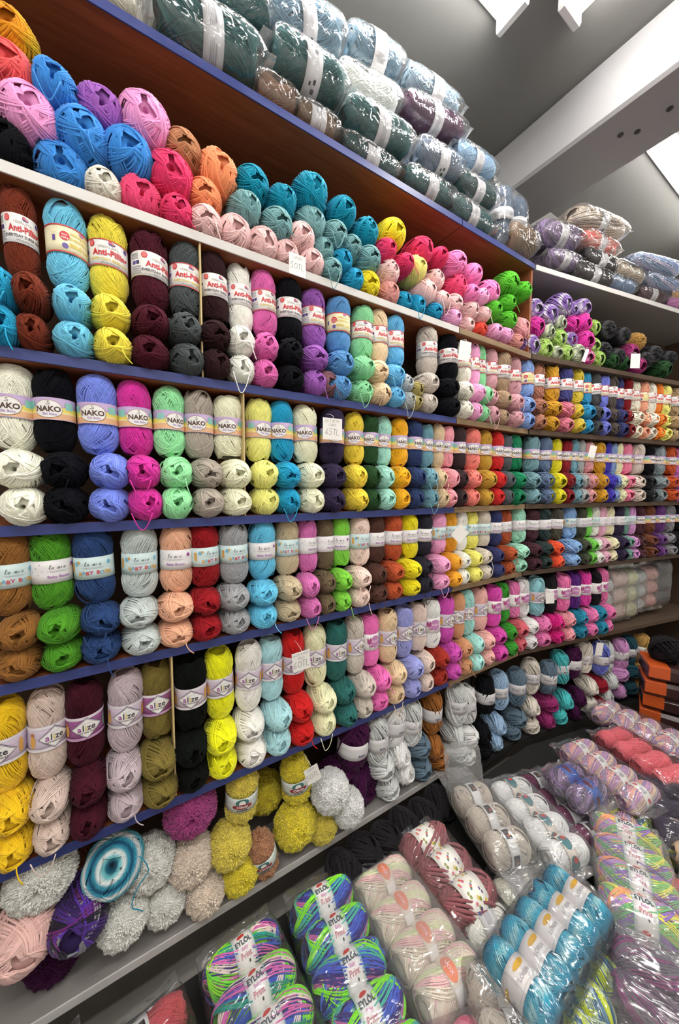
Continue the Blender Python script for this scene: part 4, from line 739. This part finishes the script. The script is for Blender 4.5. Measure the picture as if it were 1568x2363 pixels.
def bag_mesh(hx, hy, hz, n, seed, fl=.03):
    key = (round(hx, 3), round(hy, 3), round(hz, 3), n, seed, fl)
    if key in _BM: return _BM[key]
    g = np.random.default_rng(seed); nu, nv = 44, 32; V = []
    ks = [(g.normal(size=3)*55, g.uniform(0, 6.28)) for _ in range(4)]+[(g.normal(size=3)*110, g.uniform(0, 6.28)) for _ in range(4)]
    for i in range(nu):
        s = -1.0+2*i/(nu-1); q = s*(1+fl/hx)
        body = abs(q) <= 1
        e = (1-min(1, abs(q))**5)**.4 if body else 0
        x = q*hx; bulge = 1-.07*(1-abs(math.sin(PI*n*(q+1)/2))) if body else 1
        for j in range(nv):
            a = 2*PI*j/nv; ca, sa = math.cos(a), math.sin(a)
            y = hy*math.copysign(abs(ca)**.55, ca)*(.93+.07*e); zz = math.copysign(abs(sa)**.6, sa)*(hz*bulge*e+.0015)
            P = np.array([x, y, zz]); d = sum(abs(math.sin(P@k+f)) for k, f in ks)/8-.6
            nrm = np.array([0, ca, sa]); P = P+nrm*d*.007+(np.array([0, 0, .006*math.sin(y*70+seed)]) if not body else 0)
            V.append(P)
    F = [(i*nv+j, i*nv+(j+1) % nv, (i+1)*nv+(j+1) % nv, (i+1)*nv+j) for i in range(nu-1) for j in range(nv)]
    _BM[key] = mesh('plastic_bag', V, F, (None,)); return _BM[key]
def pack(M_, n, R, Ls, color, band, label, group, spin=0., bag_axis='x', film='clear_film', haze=.045, R_b=None, kind='smooth', lean=0., flap=.03, ball=False):
    """n skeins side by side along local x, their axes along local y, in one clear bag; local z = 0 is the underside"""
    t = empty('yarn_pack'); t.matrix_world = M_
    sp = R*1.86
    for i in range(n):
        x = (i-(n-1)/2)*sp
        if color in PAL: me, mt = var_mesh(color), VARM
        elif kind == 'chenille': me, mt = RNG.choice(CH_SK), ym(color, True)
        elif kind == 'roll': me, mt = RNG.choice(SK_HI), ROLLM[color]
        else: me, mt = RNG.choice(SK_HI if depth(M_.translation) < 2 else SK_LO), ym(color)
        k = R/.04 if kind != 'chenille' else R/.041; ky = Ls/.19
        s = obj('skein', me, t, mt)
        s.matrix_local = Matrix.Translation((x, RNG.uniform(-.004, .004), R)) @ Euler((0, spin+lean*RNG.uniform(-1, 1), 0)).to_matrix().to_4x4() @ Euler((-PI/2, 0, 0)).to_matrix().to_4x4() @ Matrix.Diagonal((k*.97, k, ky, 1))
        if band:
            q = obj('paper_band', BANDS[band], s); qk = 1.0 if band not in ('anti',) else 1
            q.scale = (1, 1, 1/ky) if kind != 'chenille' else (1.17, 1.17, 1/ky)
    hx, hy, hz = n*sp/2+.008, Ls/2+.008, R+.005
    if bag_axis == 'x': bm = bag_mesh(hx, hy, hz, n, RNG.randrange(3), flap); o = obj('plastic_bag', bm, t, plastic_mat(film, haze), (0, 0, R))
    else: bm = bag_mesh(hy, hx, hz, 1, RNG.randrange(3), flap); o = obj('plastic_bag', bm, t, plastic_mat(film, haze), (0, 0, R), (0, 0, PI/2))
    return tag(t, label, 'yarn pack', group)
def upright(p0, p1, R, Y):        # a pack on a shelf: skein axis from p0 to p1 (pixels at depth Y), stacked backwards
    (qa, za), (qb, zb_) = q_on(*p0, Y), q_on(*p1, Y); hd = path((qa+qb)/2)[1]
    if hd: qa, qb = max(qa, QC+.01), max(qb, QC+.02)
    else: qa, qb = min(qa, QC-.02), min(qb, QC-.01)
    a, c_ = np.array(path(qa, Y, za)[0]), np.array(path(qb, Y, zb_)[0]); d = Vector(c_-a); ln = d.length; d.normalize(); X = Vector((0, -1, 0)) if not hd else Vector(-N_C); Z = X.cross(d); Z.normalize()
    m = Vector((a+c_)/2)-Z*R-X*R
    return Matrix(((X[0], d[0], Z[0], m[0]), (X[1], d[1], Z[1], m[1]), (X[2], d[2], Z[2], m[2]), (0, 0, 0, 1))), ln
C.update({'pine-teal': (34, 84, 86), 'dark-pine': (24, 66, 68), 'dusky-blue': (104, 136, 156), 'mist-blue': (136, 160, 176), 'white-film': (214, 216, 212), 'deep-violet': (76, 36, 68), 'soft-blue': (146, 178, 206), 'wrapped-brown': (136, 104, 84), 'grey-blue': (98, 112, 132), 'umber': (122, 100, 78), 'ink-black': (38, 32, 36), 'pale-sand': (186, 170, 150), 'dusk-blue': (112, 134, 166), 'wine': (84, 46, 56), 'honey': (196, 150, 90), 'orchid': (206, 130, 190), 'shop-cream': (208, 204, 188)})
TOPS = '''225 -12 325 45 38 shop-cream -|345 30 600 165 62 pine-teal lines|615 112 790 225 46 pine-teal code|782 255 945 345 36 pine-teal lines|950 345 1058 405 30 grey-blue code|782 332 915 415 24 dark-pine lines|922 402 1045 470 26 pine-teal lines|1042 415 1140 470 24 dark-pine lines|1025 480 1130 545 26 pine-teal lines|588 30 785 105 50 dusky-blue code|470 -40 630 60 40 pine-teal -|788 90 922 165 34 dusky-blue bambi|765 175 915 250 34 white-film -|925 175 1055 265 28 mist-blue bambi|918 235 1068 315 28 deep-violet lines|1042 345 1138 405 24 soft-blue lines|585 195 680 250 30 wrapped-brown -|680 255 775 310 26 umber lines|1160 560 1258 600 34 umber -|1225 530 1335 562 26 lilac-grey lines|1335 548 1415 588 22 coral_and_grey lines|1310 495 1435 545 26 cloudy_beige code|1258 588 1332 612 18 lilac-grey lines|1335 585 1418 625 20 ink-black lines|1312 625 1408 660 20 ink-black lines|1405 615 1478 650 20 pale-sand -|1398 668 1458 690 18 dusk-blue -|1445 600 1566 628 18 cloudy_blue -|1475 642 1566 672 18 cloudy_blue -|1460 695 1530 712 16 wine lines|1535 680 1600 700 16 honey -|1525 725 1600 745 15 orchid lines'''
tp = []
for s in TOPS.split('|'):
    q = s.split(); tp.append(([float(v) for v in q[:5]], q[5].replace('_', ' '), None if q[6] == '-' else q[6]))
tlab = ['cloudy cream pack at the near end of the top shelf', 'big pine-teal pack with blank white band, lying at the shelf edge', 'pine-teal pack with dark squares on its band, above brown pack', 'pine-teal pack with white band, above the thin dark pine pack', 'grey-blue pack with square-marked band, beside deep violet pack', 'thin dark pine pack on the blue shelf edge, below a teal pack', 'pine-teal pack on the blue edge between dark pine packs', 'dark pine pack under the soft blue pack', 'pine-teal pack on the edge beside the standing bag', 'dusky blue pack with square-marked band, atop the teal packs', 'crumpled teal pack behind the big pine-teal one', 'dusky blue pack with hand-lettered band near the ceiling', 'frosted white pack without a band, under the dusky blue ones', 'mist-blue pack with hand-lettered band, above the deep violet pack', 'deep violet pack with white band on the top shelf', 'soft blue pack with beige band, at the top of the heap', 'brown pack in crumpled film on the blue shelf edge', 'umber brown pack with white barcode band on the shelf edge', 'umber twisted pack at the end of the blue edge', 'long lilac-grey swirl pack under the cloudy beige pack', 'coral and grey pack beside the lilac-grey one', 'cloudy beige pack at the top of the far heap', 'short lilac-grey pack on the white far shelf edge', 'ink-black pack with white band, under the coral pack', 'ink-black pack with white band, on the white shelf edge', 'pale sand pack next to the ink-black ones', 'small dusk-blue bundle on the white far edge', 'cloudy blue pack, upper of two on the far shelf', 'cloudy blue pack, lower of two on the far shelf', 'wine red pack on the white far edge', 'honey yellow pack at the far end of the shelf', 'orchid pink pack at the far end of the shelf']
for i, ((x0, y0, x1, y1, rp), c, bd) in enumerate(tp):
    Y = .03+.05*(i >= 9 and i < 16); qm, zm = q_on((x0+x1)/2, (y0+y1)/2, Y); mid = path(qm, Y, zm)[0]; R = rp*depth(mid)/F_PX*1.0
    M_, ln = upright((x0, y0), (x1, y1), R, Y)
    zb = M_.translation.z
    if zb < ZS[0]+.002: M_.translation.z = ZS[0]+.002
    pack(M_, 2, min(R, .075), ln*.92, c, bd, tlab[i], 'wrapped packs on the top shelf', PI/2*.75, 'y', lean=.2)
# standing bag at the end of the blue edge
M_ = Matrix.Translation((1.585, .12, 2.617)) @ Euler((PI/2, 0, 0)).to_matrix().to_4x4() @ Matrix.Translation((0, .15, 0))
pack(M_, 2, .058, .27, 'grey-blue', 'lines', 'tall standing clear bag of grey-blue yarn beside the umber pack', 'wrapped packs on the top shelf', 0., 'y', lean=.2)
# far shelf end: upright bags of pale balls
for i, (px, py, c, h) in enumerate(((1425, 1395, 'bright-white', .3), (1452, 1400, 'powder-pink', .34), (1478, 1380, 'champagne', .34), (1503, 1372, 'grey-white', .3), (1530, 1362, 'light-salmon', .3), (1556, 1350, 'graphite', .34))):
    q_, zz_ = q_on(px, py, 0.); (ax, ay, _z), hd = path(q_, .085); M_ = Matrix.Translation((ax, ay, max(zz_, ZS[5]+h/2+.01))) @ Euler((0, 0, hd)).to_matrix().to_4x4() @ Euler((PI/2, -PI/2, 0)).to_matrix().to_4x4() @ Matrix.Translation((0, 0, -.06))
    pack(M_, 3, h/6.2, .13, c, None, f'upright clear bag of {c} balls on the far diamond-crest shelf', 'upright bags on the far shelf', haze=.22, film='milky_film')
def flatpack(x, y, z, yaw, tilt=0., roll=0.): return Matrix.Translation((x, y, z+.009)) @ Euler((roll, tilt, math.radians(yaw))).to_matrix().to_4x4()
GP = 'wrapped packs on the bench'
pack(flatpack(.255, -.305, BZ, -86), 5, .046, .205, 'neon stripe', 'eylol', 'neon green striped pack with lettered white bands', GP, haze=.05)
pack(flatpack(.47, -.315, BZ, -95), 5, .047, .2, 'blue stripe', 'eylol', 'blue and purple striped pack with lettered white bands', GP, haze=.05)
pack(flatpack(.675, -.33, BZ, -91), 4, .048, .2, 'cream and rose', 'vox', 'hazy cream and rose pack with orange oval labels', GP, film='milky_film', haze=.22)
C['dusty-rose'] = (154, 94, 100)
pack(flatpack(.865, -.285, BZ+.01, -93), 3, .050, .185, 'dusty-rose', 'bits', 'dusty rose pack with confetti-dotted white bands', GP, kind='chenille')
PK5 = pack(flatpack(1.085, -.29, BZ+.075, -108, .0), 3, .05, .15, 'grey-beige', 'square', 'clear bag of beige balls with black square labels', GP, film='soft_film', haze=.14, flap=.10)
pack(flatpack(1.27, -.36, BZ+.05, -107), 4, .044, .17, 'bright-white', 'oval', 'white pack with blue-green oval labels, beside the burgundy pack', GP, film='soft_film', haze=.14)
bn = obj('bag_neck', bag_mesh(.075, .075, .016, 1, 5, .02), PK5, plastic_mat('soft_film', .14)); bn.matrix_local = Matrix.Translation((-.155, 0, .13)) @ Euler((.15, PI/2-.25, 0)).to_matrix().to_4x4()
C['burgundy-pink'] = (112, 42, 82)
pack(flatpack(1.425, -.375, BZ+.03, -107), 4, .042, .16, 'burgundy-pink', 'square', 'burgundy pack with black square labels on white bands', GP)
pack(flatpack(1.03, -.46, BZ, -80), 2, .045, .15, 'ivory', 'lines', 'ivory pack wedged between dusty rose and turquoise packs', GP)
pack(flatpack(.93, -.585, BZ+.095, 3), 5, .041, .175, 'turq-roll', 'loren', 'turquoise swirl pack with gold-marked grey bands', GP, kind='roll', haze=.05)
pack(flatpack(.90, -.64, BZ, 5), 4, .045, .17, 'yellow and blue', None, 'neon yellow and blue pack under the turquoise pack', GP)
pack(flatpack(1.34, -.63, BZ+.06, 207), 4, .048, .2, 'rainbow pastel', 'eylol', 'pastel rainbow pack with lettered white bands', GP, film='soft_film', haze=.14)
pack(flatpack(1.44, -.48, BZ, -60), 3, .045, .17, 'yellow and blue', None, 'neon yellow and blue pack behind the pastel rainbow pack', GP)
pack(flatpack(1.53, -.41, BZ+.02, -96), 4, .043, .17, 'mauve pastel', 'dot', 'mauve pastel pack half under another, beside burgundy', GP)
pack(flatpack(1.70, -.42, BZ+.085, -104), 4, .043, .18, 'mauve pastel', 'dot', 'mauve pastel pack lying on top of its twin', GP)
C['coral-pink'] = (228, 112, 124)
pack(flatpack(1.95, -.46, BZ+.075, -108), 4, .043, .18, 'coral-pink', None, 'glossy coral pink pack without bands', GP, haze=.05)
pack(flatpack(2.2, -.40, BZ+.055, -93), 5, .046, .2, 'mauve pastel', 'dot', 'mauve pastel pack with red-dot bands, below the orange boxes', GP)
pack(flatpack(1.13, -.735, BZ+.01, 20), 3, .05, .17, 'dusky purple', None, 'dusky purple pack beside the yellow and blue one', GP, film='soft_film', haze=.14)
pack(flatpack(1.36, -.80, BZ+.03, 30), 3, .045, .17, 'coral-pink', None, 'coral pink pack at the bench front edge', GP)
C['rosy-red'] = (196, 82, 92)
pack(flatpack(.02, -.27, BZ, -80), 4, .042, .2, 'rosy-red', 'square', 'rosy red pack with black square labels, beside neon stripes', GP)
pack(flatpack(-.19, -.2, BZ, -80), 3, .045, .19, 'dusk-blue', None, 'dusk blue pack at the near end of the bench', GP)
pack(flatpack(.66, -.62, BZ, -20), 4, .045, .18, 'pink and white', 'oval', 'pink and white pack with blue-green oval labels', GP, film='soft_film', haze=.14)
C['aubergine-grey'] = (66, 58, 80)
pack(flatpack(1.74, -.62, BZ+.03, 40), 3, .055, .2, 'aubergine-grey', None, 'dark aubergine pack behind the pastel rainbow pack', GP)
pack(flatpack(1.62, -.74, BZ+.03, 30), 3, .045, .18, 'peach', 'lines', 'peach pack with a grey lined band on the bench', GP)
BANDS['bluelab'] = band_plain(P_('royal', (62, 98, 175)), ((0, 0, .02, .008, P_('maroon_ink', (110, 40, 45)), 'e'),), .06)
pack(flatpack(1.475, -.40, BZ+.115, -98), 2, .043, .17, 'lilac-grey', 'bluelab', 'lilac-grey pack with a royal blue label, on the mauve pack', GP)
pack(flatpack(1.63, -.56, BZ+.0, -80), 3, .044, .17, 'yellow and blue', None, 'neon yellow and blue pack under the mauve pastel ones', GP)
pack(flatpack(2.16, -.66, BZ+.02, -70), 4, .046, .19, 'wine', 'dot', 'wine red pack with red-dot bands at the bench front', GP)
pack(flatpack(.86, -.47, BZ+.0, -100), 2, .04, .15, 'white', 'lines', 'white pack squeezed between cream-rose and turquoise packs', GP)
pack(flatpack(.74, -.585, BZ+.03, -125), 2, .045, .17, 'grey-beige', 'square', 'beige pack with black square labels beside the turquoise pack', GP, film='soft_film', haze=.14)
# boxes of yarn in dark film with orange print
ORG, DKB, SIL = flat('orange_print', (208, 92, 42), .3), flat('dark_brown_film', (62, 40, 38), .2), flat('silver_barcode', (188, 184, 186), .35)
def boxpack(x, y, z, yaw, lab):
    t = empty('boxed_yarn_pack', (x, y, z), (0, 0, math.radians(yaw))); w_, l_, h_ = .2, .34, .085
    b = MB(); b.box(-l_/2, l_/2, -w_/2, w_/2, 0, h_, 0, .018); b.build('film_wrap', (DKB,), t, False)
    for sx in (-.5, .42):
        b = MB(); b.box(l_*sx*.72-.045, l_*sx*.72+.045, -w_/2-.0012, w_/2+.0012, .022, h_+.001, 0, .001); b.build('orange_panel', (ORG,), t)
    b = MB(); b.box(.05, .12, -.085, -.045, h_+.0012, h_+.002); q = b.build('barcode_label', (SIL,), t)
    a = Art(); a.text('LaneMia', 0, 0, .03, SIL, 0, .02); V = [(.0-y_, x_, h_+.002) for x_, y_, _ in a.V]; obj('lettering', mesh('lettering', V, a.F, (SIL,), None, False), t)
    return tag(t, lab, 'yarn pack', 'orange and brown boxed packs')
C0 = onz(1530, 1600, .40)
for k, nm in enumerate(('bottom', 'second', 'third', 'topmost')):
    boxpack(2.62+.012*(k % 2), -.42, BZ+.0885*k, -72+4*k, f'orange and dark brown boxed pack, {nm} of the pile nearest the chenille shelf')
    if k < 3: boxpack(2.93, -.62+.01*k, BZ+.0885*k, -78+3*k, f'orange and dark brown boxed pack, {nm} of the shorter pile behind')
# open cardboard box and loose bits behind
t = empty('cardboard_box', (3.55, -.62, 0), (0, 0, -.2)); CB = wood_mat('brown_cardboard', (150, 115, 65), (175, 138, 85), .8)
for bx in ((-.2, .2, -.15, -.145, 0, .68), (-.2, .2, .145, .15, 0, .68), (-.2, -.195, -.15, .15, 0, .68), (.195, .2, -.15, .15, 0, .68), (-.2, .2, -.15, .15, 0, .005)): b = MB(); b.box(*bx); b.build('box_side', (CB,), t)
tag(t, 'open brown cardboard box at the far end of the bench', 'box')
lying((2.60, -.35, BZ+.354+.066), 'night-black', .066, .066, .14, 'round black yarn ball lying on the orange boxed packs', 'loose balls on the boxed packs', end=False)
lying((2.70, -.50, BZ+.354+.055), 'vivid-magenta', .052, .052, .12, 'vivid magenta plush ball lying on the orange boxed packs', 'loose balls on the boxed packs', kind='plush')

# ------------------------------------------------------------------ handwritten price cards
CARD, PEN = flat('white_card', (236, 234, 230), .6), flat('pencil_grey', (120, 118, 122), .7)
def card(px, py, w_, h_, lines, rot, yaw, lab, Y=-.045, host='white'):
    q_, zz_ = q_on(px, py, Y); p, hd = path(q_, Y, zz_); t = empty('price_card', p, (0, rot, yaw+hd))
    b = MB(); b.box(-w_/2, w_/2, -.0005, .0005, -h_/2, h_/2); b.build('card', (CARD,), t)
    a = Art()
    for s, v, sz in lines: a.hand(s, 0, v, sz, max(.0007, sz*.075), PEN, 0)
    if lines: obj('handwriting', mesh('handwriting', [(u, -.0009, v) for u, v, _ in a.V], a.F, (PEN,), None, False), t)
    b = MB(); b.tube([(.004, -.001, h_/2-.006), (.003, .004, h_/2+.008), (0, .02, h_/2+.016), (-.002, .045, h_/2+.02)], .0006, 5); b.build('string', (CARD,), t, True)
    return tag(t, lab, 'price card', 'handwritten price cards')
card(687, 612, .052, .058, (('LAPUOS', .015, .0075), ('50TL', -.012, .016)), 0, .0, 'square price card reading 50 hung on the white shelf edge')
card(768, 990, .066, .066, (('ELIT BEYBI', .021, .0075), ('NAKO', .008, .0085), ('65TL', -.018, .018)), 0, -.1, 'square price card reading 65 hung before the dark purple skein')
card(696, 1525, .058, .06, (('ALIZE KOTON', .019, .0066), ('GOLD', .006, .008), ('60TL', -.019, .02)), -.1, -.1, 'square price card reading 60 hung before the scarlet skein')
card(722, 1787, .048, .056, (('HARIKA', .018, .006), ('50TL', -.012, .017)), -.3, -.15, 'beige price card reading 50 tilted on the yellow plush skein')
for px, py, w_, h_, rt, lab in ((1073, 810, .05, .075, .12, 'blank-looking price card before the ivory red-lettered skein'), (1368, 1042, .036, .062, .2, 'narrow price card hanging at the oval-crest shelf'), (1062, 1232, .055, .06, .75, 'price card turned on its corner at the script-lettered shelf'), (1270, 1380, .045, .058, -.06, 'price card before the black tulip-banded skein'), (1467, 833, .052, .078, .0, 'price card in the dark far corner of the pile shelf'), (1384, 1498, .04, .075, .1, 'price card on the far chenille skeins'), (1352, 820, .018, .065, .3, 'small price card hanging below the swirl balls')):
    card(px, py, w_, h_, (), rt, -.35, lab)
